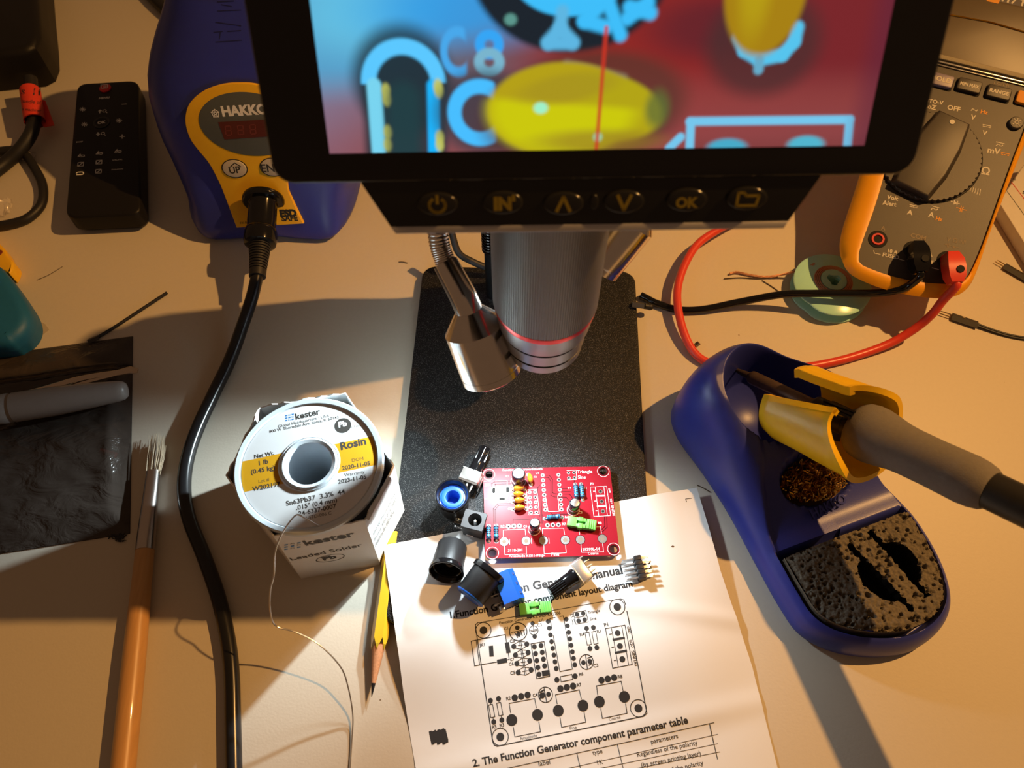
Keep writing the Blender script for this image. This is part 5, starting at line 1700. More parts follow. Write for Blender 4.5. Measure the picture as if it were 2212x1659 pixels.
ringz = [[(p.x * 0.86, p.y * 0.99 + 24 * tk(p), -27) for p in A_], [(p.x * 0.90, p.y + 21 * tk(p), -24) for p in A_], [(p.x * 0.97, p.y + 10 * tk(p), -10) for p in A_], [(p.x * 0.995, p.y + 3.6 * tk(p), -4) for p in A_]]
for f_, z_ in ((0.12, -1.8), (0.4, 0.6), (0.75, 1.5), (0.97, 1.2), (1.0, 0.4), (1.0, -2.5)):
    ringz.append([(p.lerp(q, f_).x, p.lerp(q, f_).y, z_) for p, q in zip(A_, B_)])
mb.loft(ringz, ORG_H, FM, True)
hol = part('holster', mb, meter, 'orange rubber holster', 50)
# prop at the back
e1 = FM @ Vector((-18, 118, -26)); e2 = FM @ Vector((18, 118, -26))
part('tilt_stand', MB().tube([e1, Vector((e1.x + 2, e1.y + 14, 3)), Vector((e2.x + 2, e2.y + 14, 3)), e2], 2.6, ORG_H, 10), meter)
mf = Plane(jo, n_m)
mb = MB().prism([tuple(p) for p in rs(pi_, 120)], -3, 0.0, MFACE, FM)
mt = lambda s, p0, p1, m=None, b=0.03, zz=z5, asp=1.0: mb.ptext(s, zz(*p0), zz(*p1), mf, m or MW, b, asp, 0.08)
mlin = lambda pts, wd=0.4, m=None, zz=z5, cl=False: mb.pline([zz(*p) for p in pts], mf, wd, m or MW, cl, 0.08)
MW, MO_, MG = mat('meter_print', (0.62, 0.58, 0.50), 0.6), mat('meter_print_orange', (0.75, 0.30, 0.02), 0.6), mat('meter_print_tan', (0.24, 0.19, 0.13), 0.6)
mt('AUTO-V', (1110, 1068), (1352, 1104)); mt('LoZ', (1150, 1132), (1276, 1160)); mt('OFF', (1392, 1150), (1528, 1178)); mt('V', (1636, 1252), (1690, 1264)); mt('Hz', (1744, 1192), (1820, 1208), MO_)
mt('Lo/Hi', (1884, 884), (2040, 920), MG, 0.0); mt('V', (1760, 1418), (1812, 1428)); mt('mV', (1816, 1606), (1950, 1630))
tilde = lambda x, y, zz=z5, m=None: mlin([(x - 34, y + 6), (x - 18, y - 12), (x + 2, y + 2), (x + 18, y + 14), (x + 34, y)], 0.45, m, zz)
dcs = lambda x, y, zz=z5, m=None: (mlin([(x - 40, y - 10), (x + 42, y + 8)], 0.45, m, zz), [mlin([(x - 40 + k * 30, y + 8 + k * 6), (x - 24 + k * 30, y + 12 + k * 6)], 0.45, m, zz) for k in range(3)])
tilde(1682, 1158); dcs(1812, 1322); mlin([(1912, 1496), (1996, 1516)], 0.45); tilde(1946, 1530); dcs(2006, 1616, z5, MO_)
c = mpl_.at(*z6(1798, 240))
mb.ptext('\u03a9', z6(1752, 272), z6(1838, 286), mf, MW, 0.02, 1.0, 0.08)
for i in range(5):
    x, y = 1640 + i * 25, 430 + i * 7
    mlin([(x - 6, y + 22 + i * 4), (x + 2, y + 6), (x + 6, y - 16 - i * 2)], 0.35, None, z6)
mlin([(1436, 562), (1470, 572)], 0.4, None, z6); mb.ppoly([z6(1468, 546), z6(1460, 594), z6(1500, 584)], mf, MW, 0.08); mlin([(1506, 560), (1498, 600)], 0.4, None, z6); mlin([(1500, 580), (1524, 586)], 0.4, None, z6)
mlin([(1494, 626), (1534, 638)], 0.4, MO_, z6); mlin([(1544, 610), (1528, 668)], 0.4, MO_, z6); mlin([(1566, 622), (1550, 640), (1548, 672)], 0.4, MO_, z6); mlin([(1556, 646), (1594, 654)], 0.4, MO_, z6)
mt('Volt', (756, 534), (876, 556), None, 0.03, z6); mt('Alert', (710, 592), (858, 616), None, 0.03, z6); mt('A', (968, 694), (1028, 706), None, 0.03, z6); mt('A', (1192, 720), (1254, 734), None, 0.03, z6); mt('Hz', (1272, 756), (1342, 772), MO_, 0.03, z6)
dcs(1042, 606, z6); mlin([(1234, 610), (1310, 630)], 0.4, None, z6); tilde(1260, 642, z6)
mt('A', (694, 858), (742, 866), MG, 0.03, z6); mt('COM', (1004, 936), (1164, 976), MG, 0.03, z6); mt('V \u03a9', (1384, 976), (1494, 1002), MG, 0.01, z6); mt('10 A', (768, 1096), (870, 1118), None, 0.03, z6); mt('FUSED', (712, 1138), (884, 1172), None, 0.03, z6)
for i in range(5): mlin([(1520 + i * 15, 996 + i * 4), (1530 + i * 15, 972)], 0.25, MG, z6)
mlin([(1368, 1014), (1398, 1022)], 0.3, MG, z6); mlin([(1402, 1002), (1396, 1042)], 0.3, MG, z6); mlin([(1414, 1006), (1408, 1044)], 0.3, MG, z6); mlin([(1412, 1026), (1520, 1052)], 0.3, MG, z6); mb.ppoly([z6(1460, 1022), z6(1454, 1058), z6(1490, 1048)], mf, MG, 0.08)
mlin([(620, 1080), (630, 1108), (690, 1120)], 0.35, None, z6); mlin([(890, 1170), (944, 1186)], 0.35, None, z6); mlin([(1236, 1262), (1306, 1280)], 0.35, None, z6)
mlin([(1176, 1112), (1216, 1082), (1236, 1148), (1176, 1112)], 0.35, None, z6); mlin([(1212, 1104), (1208, 1130)], 0.4, None, z6); mlin([(1222, 1186), (1250, 1190)], 0.4, None, z6); mlin([(1232, 1190), (1228, 1216)], 0.4, None, z6); mlin([(1242, 1192), (1238, 1218)], 0.4, None, z6)
face = part('face', mb, meter, 'printed dark face')
# display window at the upper end, framed by bright bars
dn = lambda x, y: mm_(1980 + x * 0.1085, y * 0.1085)
wl = [dn(520, 1170), dn(2300, 1520), dn(2300, 60), dn(870, 120)]
yb = min(dn(1400, 1330)[1], 200)
mb = MB().prism(rrect(-27.5, yb, 33.0, yb + 40, 2), -1, 0.5, mat('lcd_window', (0.10, 0.075, 0.045), 0.38, spec=0.4), FM, bev=0.3)
part('display', mb, meter, 'tinted display window')
mb = MB().box((2.5, yb - 1.2, 0.4), (66, 2.6, 1.4), mat('window_frosted_edge', (0.32, 0.28, 0.2), 0.5, bump=0.6, bscale=3), FM, 0.4)
mb.box((2.5, yb - 4.2, 0.5), (67, 0.9, 1.0), STEEL, FM, 0.3)
mb.box((2.5, yb - 6.0, 0.4), (67, 0.7, 0.8), STEEL, FM, 0.3)
part('window_trim', mb, meter)
mb = MB()
qa, qb = dn(1390, 0), dn(1640, 40)
mb.prism(rrect(qa[0], qa[1] - 1.0, qb[0], qa[1] + 8, 0.6), 0, 0.55, MO_, FM)
mtp = Plane(jo + n_m * 0.5, n_m)
mb.ptext('117 TRUE RMS', (1980 + 1690 * .1085, 2), (1980 + 3000 * .1085, 36), mtp, MW, 0.04, 1.0, 0.15)
part('model_plate', mb, meter)
def keycap(px0, py0, px1, py1, s_1, m, tm, dh=5.6):
    a, b = mm_(px0, py0), mm_(px1, py1)
    cx, cy = (a[0] + b[0]) / 2, (a[1] + b[1]) / 2
    wx = abs(b[0] - a[0]) / 2
    mb = MB().prism(rrect(cx - wx, cy - dh / 2 * 1.3, cx + wx, cy + dh / 2 * 1.3, 1.2), 0.0, 2.0, m, FM, bev=0.5)
    if s_1: mb.text(s_1, FM @ Matrix.Translation((cx, cy - 1.1, 2.08)), 1, tm, 0.03, 'c', wx * 1.62, 1.0 if len(s_1) < 6 else 1.25)
    k = part('key', mb, meter)
    part('key_well', MB().prism(rrect(cx - wx - 0.6, cy - dh / 2 * 1.3 - 0.9, cx + wx + 0.5, cy + dh / 2 * 1.3 + 0.4, 1.4), 0, 0.15, HOLE, FM), k)
keycap(2004, 168, 2056, 184, 'HOLD', mat('key_lilac', (0.20, 0.17, 0.26), 0.4), MW)
keycap(2067, 180, 2116, 196, 'MIN MAX', MFACE, MW); keycap(2130, 196, 2180, 210, 'RANGE', MFACE, MW); keycap(2194, 210, 2240, 222, None, MO_, MW)
c = mm_(*z5(2110, 1308))
mb = MB().lathe([(3.6, 0), (3.6, 1.4), (3.1, 1.9), (0, 2.0)], MFACE, FM @ Matrix.Translation((c[0], c[1], 0)), 32)
ptop = Plane(jo + n_m * 2.0, n_m)
mb.pring(0, 0, 0.85, 1.15, ptop, MW, 0.08, 24, c=FM @ Vector((c[0], c[1], 2.0)))
for i in range(8):
    a = R(45 * i)
    mb.wline([FM @ Vector((c[0] + 1.6 * math.cos(a), c[1] + 1.6 * math.sin(a), 2)), FM @ Vector((c[0] + 2.3 * math.cos(a), c[1] + 2.3 * math.sin(a), 2))], ptop, 0.3, MW, False, 0.08)
part('backlight_key', mb, meter)
# the big rotary switch with its notched skirt and raised grip bar
DC = (-5.8, 52.4)
MD = FM @ Matrix.Translation((DC[0], DC[1], 0))
mb = MB()
rg = []
for z_, f_ in ((-0.2, 1.0), (1.6, 1.0), (2.0, 0.985)):
    rg.append([((25.9 - (0.7 if i % 3 == 0 else 0)) * f_ * math.cos(2 * math.pi * i / 162), (25.9 - (0.7 if i % 3 == 0 else 0)) * f_ * math.sin(2 * math.pi * i / 162), z_) for i in range(162)])
mb.loft(rg, MFACE, MD, True)
mb.lathe([(26.0, 0.12), (26.6, 0.12)], HOLE, MD, 80)
dial = part('rotary_dial', mb, meter, 'round dial with notched edge')
qd = Vector(mm_(*z5(1416, 1318))) - Vector(DC)
da = math.atan2(qd.y, qd.x) - math.pi / 2
Mb = MD @ Matrix.Rotation(da, 4, 'Z')
barp = [(-9.5, -23.6), (9.5, -23.6), (11.5, -8), (11, 8), (8.5, 23.6), (-8.5, 23.6), (-11, 8), (-11.5, -8)]
mb = MB().prism(barp, 1.8, 5.6, MFACE, Mb, bev=1.2, bot=[(x * 1.12, y) for x, y in barp])
part('grip_bar', mb, dial)
part('pointer_dot', MB().lathe([(1.35, 5.6), (1.35, 5.85), (0, 5.9)], MW, Mb @ Matrix.Translation((0, 20.0, 0)), 24), dial)
# jack sockets
for (px, py), m in (((1896, 517), REDP), ((1972, 540), BLACKG), ((2045, 562), REDP)):
    q = mm_(px, py)
    Mj = FM @ Matrix.Translation((q[0], q[1], 0))
    mb = MB().lathe([(4.9, 0.15), (4.5, 0.35), (0, 0.12)], HOLE, Mj, 32)
    part('jack_socket', mb, meter)
    part('jack_ring', MB().lathe([(3.4, 0.4), (3.2, 0.8), (2.3, 0.8), (2.1, 0.3)], m, Mj, 32), meter)
# ---- test leads
def lead(name, label, col, sockpx, tippx, wpts, wr):
    q = mm_(*sockpx)
    base = FM @ Vector((q[0], q[1], 0.6))
    t = thing(name, label, 'test lead', tuple(base))
    tp = P(*tippx)
    up = n_m
    d = (tp - base)
    d = (d - up * d.dot(up)).normalized()
    sdv = up.cross(d).normalized()
    def pr(a, h, wd, th):
        a, h, wd, th = (v_ * 0.84 for v_ in (a, h, wd, th))
        return [base + d * a + sdv * x + up * y for x, y in ((-wd, h - th), (wd, h - th), (wd * 0.9, h + th), (-wd * 0.9, h + th))]
    rings = []
    for a, h, wd, th in ((-3.0, 3.4, 2.4, 3.0), (-2.0, 5.6, 3.4, 4.6), (3.5, 8.0, 5.2, 5.4), (8.5, 9.0, 5.6, 5.2), (14.5, 9.4, 5.3, 4.6), (18.5, 9.4, 3.6, 3.6)):
        rings.append(pr(a, h, wd, th))
    mb = MB().loft(rings, col)
    b_ = part('plug', mb, t, None, 25)
    c = base + d * 9.2 + up * 11.9 + sdv * 1.2
    Mo = frame(c, d, up)
    part('plug_hole', MB().lathe([(1.9, 0.35), (1.8, 0.5), (0, 0.45)], HOLE, Mo, 24), b_)
    e = base + d * 14.6 + up * 7.9
    part('wire', MB().tube(smooth([e, e + d * 2.5] + wpts, 10), wr, col, 14), t)
    return t
REDW = mat('red_silicone', (0.68, 0.055, 0.035), 0.35, var=0.03)
lead('test_lead', 'red test lead plugged into the multimeter, looping behind the iron holder', REDW, (2045, 562), (2062, 660, 30),
     [P(2036, 650, 27), P(2014, 678, 20), P(1982, 706, 12), P(1930, 738, 5), P(1870, 762, 2.4), P(1800, 782, 2.2), P(1720, 795, 2.2), P(1610, 800, 2.2), P(1535, 785, 2.2), P(1500, 762, 3), P(1478, 720, 5), P(1465, 668, 7), P(1464, 622, 8), P(1478, 575, 9), P(1505, 530, 9), P(1545, 500, 8), P(1600, 470, 6), P(1660, 440, 4), P(1740, 410, 2.2)], 2.25)
lead('test_lead', 'black test lead plugged into the multimeter, crossing the green wick spool', BLACKG, (1972, 540), (1990, 660, 30),
     [P(1962, 618, 28), P(1932, 628, 24), P(1892, 633, 19), P(1840, 634, 16), P(1760, 634, 14), P(1690, 636, 11), P(1600, 652, 5), P(1520, 668, 2.4), P(1465, 669, 2.1), P(1420, 656, 2.1), P(1396, 644, 2.1), P(1384, 638, 2.1)], 2.05)
q1, q2, q3 = P(1366, 657, 7.8), P(1392, 661, 7.6), P(1404, 663, 6.6)
con = MB().tube([q1, q2], [(2.0, 1.5)] * 2, mat('dusty_black_plastic', (0.045, 0.042, 0.036), 0.6, bump=0.5, bscale=3), 4, flat=(0, 0, 1))
con.ball(q3, 1.9, RUBBER)
con.tube([q2, q3], 1.7, RUBBER, 10)
single('lead_connector', con, 'small dusty black connector resting on the right edge of the stand plate', 'connector')

# =================================================================== SPOOL OF DESOLDERING WICK
WG = mat('green_translucent_plastic', (0.46, 0.86, 0.74), 0.2, trans=0.1, ior=1.3, var=0.04)
WC = mat('copper_braid', (0.62, 0.33, 0.20), 0.4, 0.8, var=0.2, vscale=3, bump=0.5, bscale=4)
wc = P(1787, 633, 0)
wick = thing('wick_spool', 'pale green plastic spool of copper wick with a chipped rim, right of the microscope', 'spool', (wc.x, wc.y, 0))
Mw = Matrix.Translation((wc.x, wc.y, 0))
def disc(z0, z1, r_, hub):
    pr = [(hub, z0), (r_ - 0.6, z0), (r_, z0 + 0.5), (r_, z1 - 0.5), (r_ - 0.7, z1), (hub, z1)]
    k = 84
    rings = []
    for rr, zz in pr:
        rg = []
        for i in range(k):
            a = 2 * math.pi * i / k
            cut = 1.0
            deg = math.degrees(a)
            if 205 < deg < 236 and rr > 15: cut = 0.965 - 0.02 * math.sin(deg * 1.7)
            rg.append((rr * cut * math.cos(a), rr * cut * math.sin(a), zz))
        rings.append(rg)
    mb = MB().loft(rings, WG, Mw, False)
    return mb
mb = disc(0.3, 1.8, 21.0, 5.5)
part('lower_flange', mb, wick)
hub_c = P(1803, 603, 10)
mb = disc(7.2, 8.8, 21.0, 5.0)
part('upper_flange', mb, wick)
Mh_ = Matrix.Translation((wc.x + 0.8, wc.y + 2.0, 0))
star = []
for i in range(24):
    a = 2 * math.pi * i / 24
    r_ = 4.0 if (i % 8) in (0, 1, 2, 3) else 3.0
    star.append((r_ * math.cos(a), r_ * math.sin(a)))
mb = MB()
o1 = [(7.0 * math.cos(2 * math.pi * i / 24), 7.0 * math.sin(2 * math.pi * i / 24), 9.8) for i in range(24)]
o0 = [(7.0 * math.cos(2 * math.pi * i / 24), 7.0 * math.sin(2 * math.pi * i / 24), 0.4) for i in range(24)]
s1_ = [(x, y, 9.8) for x, y in star]; s0_ = [(x, y, 0.4) for x, y in star]
mb.loft([o0, o1, s1_, s0_], WG, Mh_, False)
part('hub', mb, wick, 'hub with a keyed hole', 30)
mb = MB()
for i, r_ in enumerate((7.6, 8.5, 9.4, 10.2)):
    mb.lathe([(r_ - 0.42, 9.2 - i * 0.15), (r_, 9.6 - i * 0.15), (r_ + 0.42, 9.2 - i * 0.15)], WC, Mh_, 48)
mb.lathe([(10.6, 2), (10.6, 8)], WC, Mh_, 40)
coil = part('copper_braid', mb, wick, 'coiled copper braid')
pth = [P(1760, 570, 9), P(1720, 585, 6), P(1690, 593, 3), P(1655, 598, 1.2), P(1620, 594, 1.0), P(1592, 588, 1.2), P(1576, 591, 1.2)]
sm = smooth(pth, 12)
for ph in (0, 2.1, 4.2):
    tw = [p + Vector((0, 0.45 * math.cos(i * 0.55 + ph), 0.3 * math.sin(i * 0.55 + ph))) for i, p in enumerate(sm)]
    part('braid_strand', MB().tube(tw, 0.35, WC, 6), wick)
part('braid_strand', MB().tube(smooth([P(1680, 598, 1), P(1640, 602, 0.5), P(1600, 600, 0.5), P(1564, 602, 0.5)], 8), 0.3, mat('dull_wire', (0.12, 0.09, 0.06), 0.5, 0.6), 6), wick)

# =================================================================== JUMPER WIRES
HOUS = mat('dupont_housing', (0.030, 0.026, 0.022), 0.5)
def jumperwire(label, a, b, wpts, pins):
    a, b = P(*a), P(*b)
    t = thing('jumper_wire', label, 'jumper wire', (a.x, a.y, 0))
    d = (b - a).normalized()
    mb = MB().tube([a, b], [(2.5, 1.25)] * 2, HOUS, 4, flat=(0, 0, 1))
    hs = part('housing', mb, t, None, 20)
    sd2 = Vector((-d.y, d.x, 0))
    part('crimp', MB().box((0, 0, 0), (1.4, 0.6, 0.2), GOLD, frame(a.lerp(b, 0.42) + Vector((0, 0, 1.15)) + sd2 * 0.9, d, (0, 0, 1))), hs)
    for k, ln in pins:
        p = a + sd2 * k
        part('pin', MB().tube([p + d, p - d * ln * 0.8, p - d * ln], [0.32, 0.32, 0.12], GOLD, 6), t)
    for k in (-0.6, 0.6):
        part('wire', MB().tube(smooth([b + sd2 * k - d * 1.0] + [P(*q) + sd2 * k for q in wpts], 8), 0.62, RUBBER, 8), t)
jumperwire('black two pin jumper wire lying below the red test lead plug', (2056, 683, 1.4), (2112, 702, 1.4), [(2150, 716, 1), (2190, 727, 0.8), (2250, 736, 0.8)], ((0.9, 6.5), (-0.9, 7.5)))
jumperwire('black two pin jumper wire beside the multimeter corner, cut by the right edge', (2170, 574, 1.4), (2222, 604, 1.4), [(2260, 620, 1)], ((0.9, 5.0), (-0.9, 5.5)))
t = thing('jumper_wire', 'single stiff black wire lying above the grey bag', 'jumper wire', tuple(P(290, 680, 0)))
part('wire', MB().tube(smooth([P(361, 632, 1.6), P(300, 672, 1.2), P(250, 705, 0.9), P(205, 732, 0.9)], 8), 0.85, RUBBER, 10), t)
part('housing', MB().tube([P(213, 728, 1.2), P(190, 738, 1.2)], [(1.6, 1.0)] * 2, HOUS, 4, flat=(0, 0, 1)), t)

# =================================================================== BREADBOARD at the right edge
bq = [P(*p, 8.5) for p in ((2166, 440), (2250, 582), (2420, 560), (2300, 250), (2215, 300))]
bq = [P(2158, 436, 8.5), P(2260, 600, 8.5), P(2420, 560, 8.5), P(2330, 330, 8.5), P(2215, 352, 8.5)]
BB = mat('breadboard_white', (0.72, 0.70, 0.64), 0.5)
mb = MB().prism([(p.x, p.y) for p in bq], 0.2, 8.5, BB, None, bev=0.5)
bpl = Flat(8.5)
mb.pline([(2176, 414), (2250, 516)], bpl, 0.4, INK); mb.pline([(2185, 394), (2250, 478)], bpl, 0.5, REDP)
mb.ptext('G', (2187, 388), (2193, 390), bpl, INK); mb.ptext('5', (2208, 418), (2214, 420), bpl, INK)
single('breadboard', mb, 'white breadboard edge with a red line, cut by the right edge beside the multimeter', 'breadboard', sharp=30)

# =================================================================== IRON HOLDER
HO = Vector((110, 208, 0))
ha = Vector((0.343, -0.939, 0)).normalized()                     # u: towards the sponge
hw_ = Vector((-ha.y, ha.x, 0))                                    # w: to the right
outl = [(-5, -6), (-2, -22), (6, -33), (20, -36.8), (43, -33.6), (65, -31.6), (90, -31.4), (112, -31), (126, -28.5), (137, -19), (145, -4), (148.5, 12), (146, 27), (139, 37.5), (127, 43.5), (112, 46), (95, 45.5), (80, 41.5), (62, 39), (45, 39), (28, 36), (12, 27), (0, 12)]
base_o = [(p.x, p.y) for p in smooth([Vector(p + (0,)) for p in outl], 12, True)]
def lerp_tab(tab, x):
    if x <= tab[0][0]: return tab[0][1]
    for (a, b), (c, d) in zip(tab[:-1], tab[1:]):
        if x <= c:
            return b + (d - b) * sstep(0, 1, (x - a) / (c - a)) if False else b + (d - b) * (x - a) / (c - a)
    return tab[-1][1]
HT = [(-6, 50), (16, 50), (28, 47), (38, 41), (52, 34), (66, 27), (80, 21), (92, 17.5), (150, 16.5)]
RW = [(10, -40), (20, -26), (35, -15), (50, -17.5), (65, -22.5), (80, -26.5), (94, -29), (105, -40)]
def holder_z(u, w, d):
    H = lerp_tab(HT, u - 15 * sstep(5, 25, w) * (1 - sstep(60, 80, u)))
    z0 = 3.0
    reach = 13 - 6 * sstep(70, 100, u)
    x = min(1, d / reach)
    z = z0 + (H - z0) * math.sqrt(max(0, 1 - (1 - x) ** 2))
    # hood cavity
    q = math.hypot((u - 27) / 23.0, (w - 3.0) / 25.0) if u > 27 else math.hypot((u - 27) / 22.5, (w - 3.0) / 25.0)
    cav = 1 - sstep(0.87, 1.06, q)
    z = z * (1 - cav) + (4.0 + 12 * q * q) * cav
    # ramp in front of the hood, below the left wall
    rw = lerp_tab(RW, u)
    ramp = 40 - 24.5 * sstep(30, 93, u) ** 0.9
    ramp = min(ramp, 34 - (u - 45) * 0.36 if u > 45 else 34)
    m = sstep(rw + 1.0, rw + 5.0, w) * sstep(36, 48, u) * (1 - sstep(92.5, 93.5, u))
    lip = 1.2 * sstep(84, 92, u)
    rv = ramp + lip
    if u > 36:
        z = z * (1 - m) + min(z, rv) * m
    # hole for the wire wool
    qh = math.hypot((u - 68) / 11.0, (w - 7) / 17.5)
    hm = (1 - sstep(0.90, 1.08, qh))
    z = z * (1 - hm) + (min(z, 14.0)) * hm
    # sponge tray
    tr = sstep(5.2, 6.4, d) * sstep(93.2, 94.4, u)
    z = z * (1 - tr) + 6.0 * tr
    return z
NR, NB = 150, len(base_o)
spine = lambda u, w: (max(36.0, min(u, 108.0)), 1.5 + 6.5 * sstep(30, 110, u))
rings = []
vs_, fs_ = [], []
def dist_out(u, w):
    return min((Vector((u, w)) - Vector(q)).length for q in base_o[::2])
def hpt(u, w, z): return HO + ha * u + hw_ * w + Vector((0, 0, z))
for j in range(NR + 1):
    t = (j / NR) ** 1.25
    for i in range(NB):
        u0, w0 = base_o[i]
        su, sw = spine(u0, w0)
        u, w = u0 + (su - u0) * t, w0 + (sw - w0) * t
        d = t * math.hypot(su - u0, sw - w0)
        vs_.append(hpt(u, w, holder_z(u, w, d)))
foot = [hpt(9 + (u - 9) * 0.985, 4 + (w - 4) * 0.97, 0.2) for u, w in base_o]
mb = MB()
vv = foot + vs_
fs_ = [[j * NB + i, j * NB + (i + 1) % NB, (j + 1) * NB + (i + 1) % NB, (j + 1) * NB + i] for j in range(NR + 1) for i in range(NB)]
mb.add(vv, fs_, BLUEP)
hold = thing('iron_holder', 'blue soldering iron holder with yellow cradle and sponge tray at the right', 'iron holder', tuple(hpt(70, 4, 0)))
bodyh = part('shell', mb, hold, 'blue moulded shell', 70)
# embossed maker's name on the ramp
mb = MB()
rpl = Plane(hpt(84, 12, 19.5), (hw_.cross(-(ha + Vector((0, 0, -0.36)))).normalized()))
if rpl.n.z < 0: rpl.n = -rpl.n
mb.ptext('HAKKO', (1756, 1121), (1829, 1084), rpl, BLUEP, 0.03, 1.15, 0.8)
q = list(mb.v); nv = len(q)
mb2 = MB()
mb2.add(q, mb.f, BLUEP, None, False)
mb2.add([p - rpl.n * 0.5 + Vector((-0.25, -0.25, 0)) for p in q], [f[::-1] for f in mb.f], mat('emboss_shade', (0.012, 0.018, 0.12), 0.5), None, False)  # darker copy of the letters, shifted to paint the shade of their relief
part('embossed_name', mb2, bodyh)

# brass wool in its well
BRASS = mat('brass_wool', (0.90, 0.58, 0.14), 0.2, 1.0, var=0.2, vscale=2)
mb = MB()
for i in range(800):
    a = rnd.uniform(0, 6.28); r_ = math.sqrt(rnd.random())
    u, w = 68 + 10.4 * r_ * math.cos(a), 7 + 16.6 * r_ * math.sin(a)
    z_ = rnd.uniform(18, 24.5)
    c = hpt(u, w, z_)
    th = rnd.uniform(0, 6.28)
    L_ = rnd.uniform(2.0, 4.5)
    dv = Vector((math.cos(th), math.sin(th), rnd.uniform(-0.5, 0.5)))
    nn = dv.cross(Vector((0, 0, 1))).normalized()
    pts = [c - dv * L_ * 0.5, c + nn * rnd.uniform(-1.5, 1.5), c + dv * L_ * 0.5]
    sm = [p for p in smooth(pts, 3)]
    for p in sm:
        e_ = Vector(((p - HO).dot(ha) - 68, (p - HO).dot(hw_) - 7))
        qh = math.hypot(e_.x / 10.3, e_.y / 16.5)
        if qh > 1:
            p.x, p.y = (HO + ha * (68 + e_.x / qh) + hw_ * (7 + e_.y / qh)).to_2d()
    mb.tube(sm, [(0.30, 0.08)] * len(sm), BRASS, 4, False)
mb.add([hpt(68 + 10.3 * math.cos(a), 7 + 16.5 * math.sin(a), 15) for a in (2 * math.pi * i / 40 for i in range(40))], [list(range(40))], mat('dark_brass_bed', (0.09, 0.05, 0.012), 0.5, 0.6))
o = single('brass_wool', mb, 'tangle of shiny brass wool in the well of the blue iron holder', 'wire wool', kind='stuff')

# sponge with its two D shaped holes and slits
SPM = mat('grey_sponge', (0.15, 0.13, 0.102), 0.85, var=0.45, vscale=0.8, bump=1.0, bscale=0.9, spec=0.2)
SPD = mat('sponge_pore', (0.012, 0.010, 0.008), 0.9, spec=0.1)
so_ = [p for p in base_o if p[0] > 94]
inn2 = offset_poly(base_o, 7.4) if False else None
pts2 = []
for i in range(NB):
    u0, w0 = base_o[i]
    su, sw = spine(u0, w0)
    L_ = math.hypot(su - u0, sw - w0)
    pts2.append((u0 + (su - u0) * 7.2 / L_, w0 + (sw - w0) * 7.2 / L_))
clip = [p for p in pts2 if p[0] >= 95.6]
# walk round the tray and close along the straight back edge
idx = [i for i in range(NB) if pts2[i][0] >= 95.6]
st_ = [i for i in idx if (i - 1) % NB not in idx][0]
walk = []
i = st_
while i in idx or i % NB in idx:
    walk.append(pts2[i % NB]); i += 1
    if len(walk) > NB: break
bk = [(95.6, walk[-1][1] + (walk[0][1] - walk[-1][1]) * k / 24) for k in range(1, 24)]
spo = walk + bk
sc_ = Vector((118, 8.5))
pores = [(rnd.uniform(95, 141), rnd.uniform(-26, 42), rnd.uniform(0.3, 0.85) * (1.25 if rnd.random() < .25 else 1), rnd.uniform(1.2, 3.5)) for _ in range(420)]
# frame of the two holes: slit direction seen in the photograph
def uw(px, py, z):
    p = P(px, py, z) - HO
    return Vector((p.dot(ha), p.dot(hw_)))
A1, B1 = uw(1836, 1176, 20), uw(1972, 1318, 20)
A2, B2 = uw(1880, 1148, 20), uw(2006, 1284, 20)
def in_hole(u, w):
    p = Vector((u, w))
    v = 0.0
    for A, B, sg in ((A1, B1, 1), (A2, B2, -1)):
        d = (B - A); L_ = d.length; d /= L_
        n = Vector((-d.y, d.x))
        if n.dot(Vector((0, 1))) > 0: n = -n                 # towards the left
        q = p - A
        x, y = q.dot(d), q.dot(n) * sg
        if -0.3 < x < L_ + 0.3 and abs(y) < 1.0 + 0.3 * math.sin(x * 1.7): v = 1
        cx = L_ * 0.52
        if y > -0.5 and math.hypot(x - cx, y * 1.28) < L_ * 0.30: v = 1
    return v
def inside(u, w, poly_):
    c = False
    k = len(poly_) - 1
    for i in range(len(poly_)):
        (x1, y1), (x2, y2) = poly_[i], poly_[k]
        if (y1 > w) != (y2 > w) and u < (x2 - x1) * (w - y1) / (y2 - y1) + x1: c = not c
        k = i
    return c
ST = 0.42
u0_, w0_ = min(p[0] for p in spo), min(p[1] for p in spo)
nu, nw = int((max(p[0] for p in spo) - u0_) / ST) + 1, int((max(p[1] for p in spo) - w0_) / ST) + 1
pid, vs_, dk = {}, [], []
soft_in = offset_poly(spo, 1.6)
for a in range(nu + 1):
    for b in range(nw + 1):
        u, w = u0_ + a * ST, w0_ + b * ST
        if not inside(u, w, spo): continue
        u += rnd.uniform(-.12, .12); w += rnd.uniform(-.12, .12)
        z_ = 19.6 + 0.9 * math.sin(u * 0.16) * math.cos(w * 0.11) + 0.55 * noise.noise(Vector((u * .5, w * .5, 0))) + 0.5 * noise.noise(Vector((u * 1.3, w * 1.3, 3))) + 1.4 * sstep(18, 38, w) * sstep(118, 100, u)
        if not inside(u, w, soft_in): z_ -= 0.9
        dark = 0
        for pu, pw, pr_, pd2 in pores:
            if abs(pu - u) < pr_ and abs(pw - w) < pr_ * 1.2:
                r2 = math.hypot((pu - u) / pr_, (pw - w) / (pr_ * 1.2))
                if r2 < 1:
                    z_ -= pd2 * (1 - r2 ** 3)
        if in_hole(u, w): z_ = 8.5; dark = 1
        pid[(a, b)] = len(vs_); dk.append(dark)
        vs_.append(hpt(u, w, z_))
mb = MB()
f1, f2 = [], []
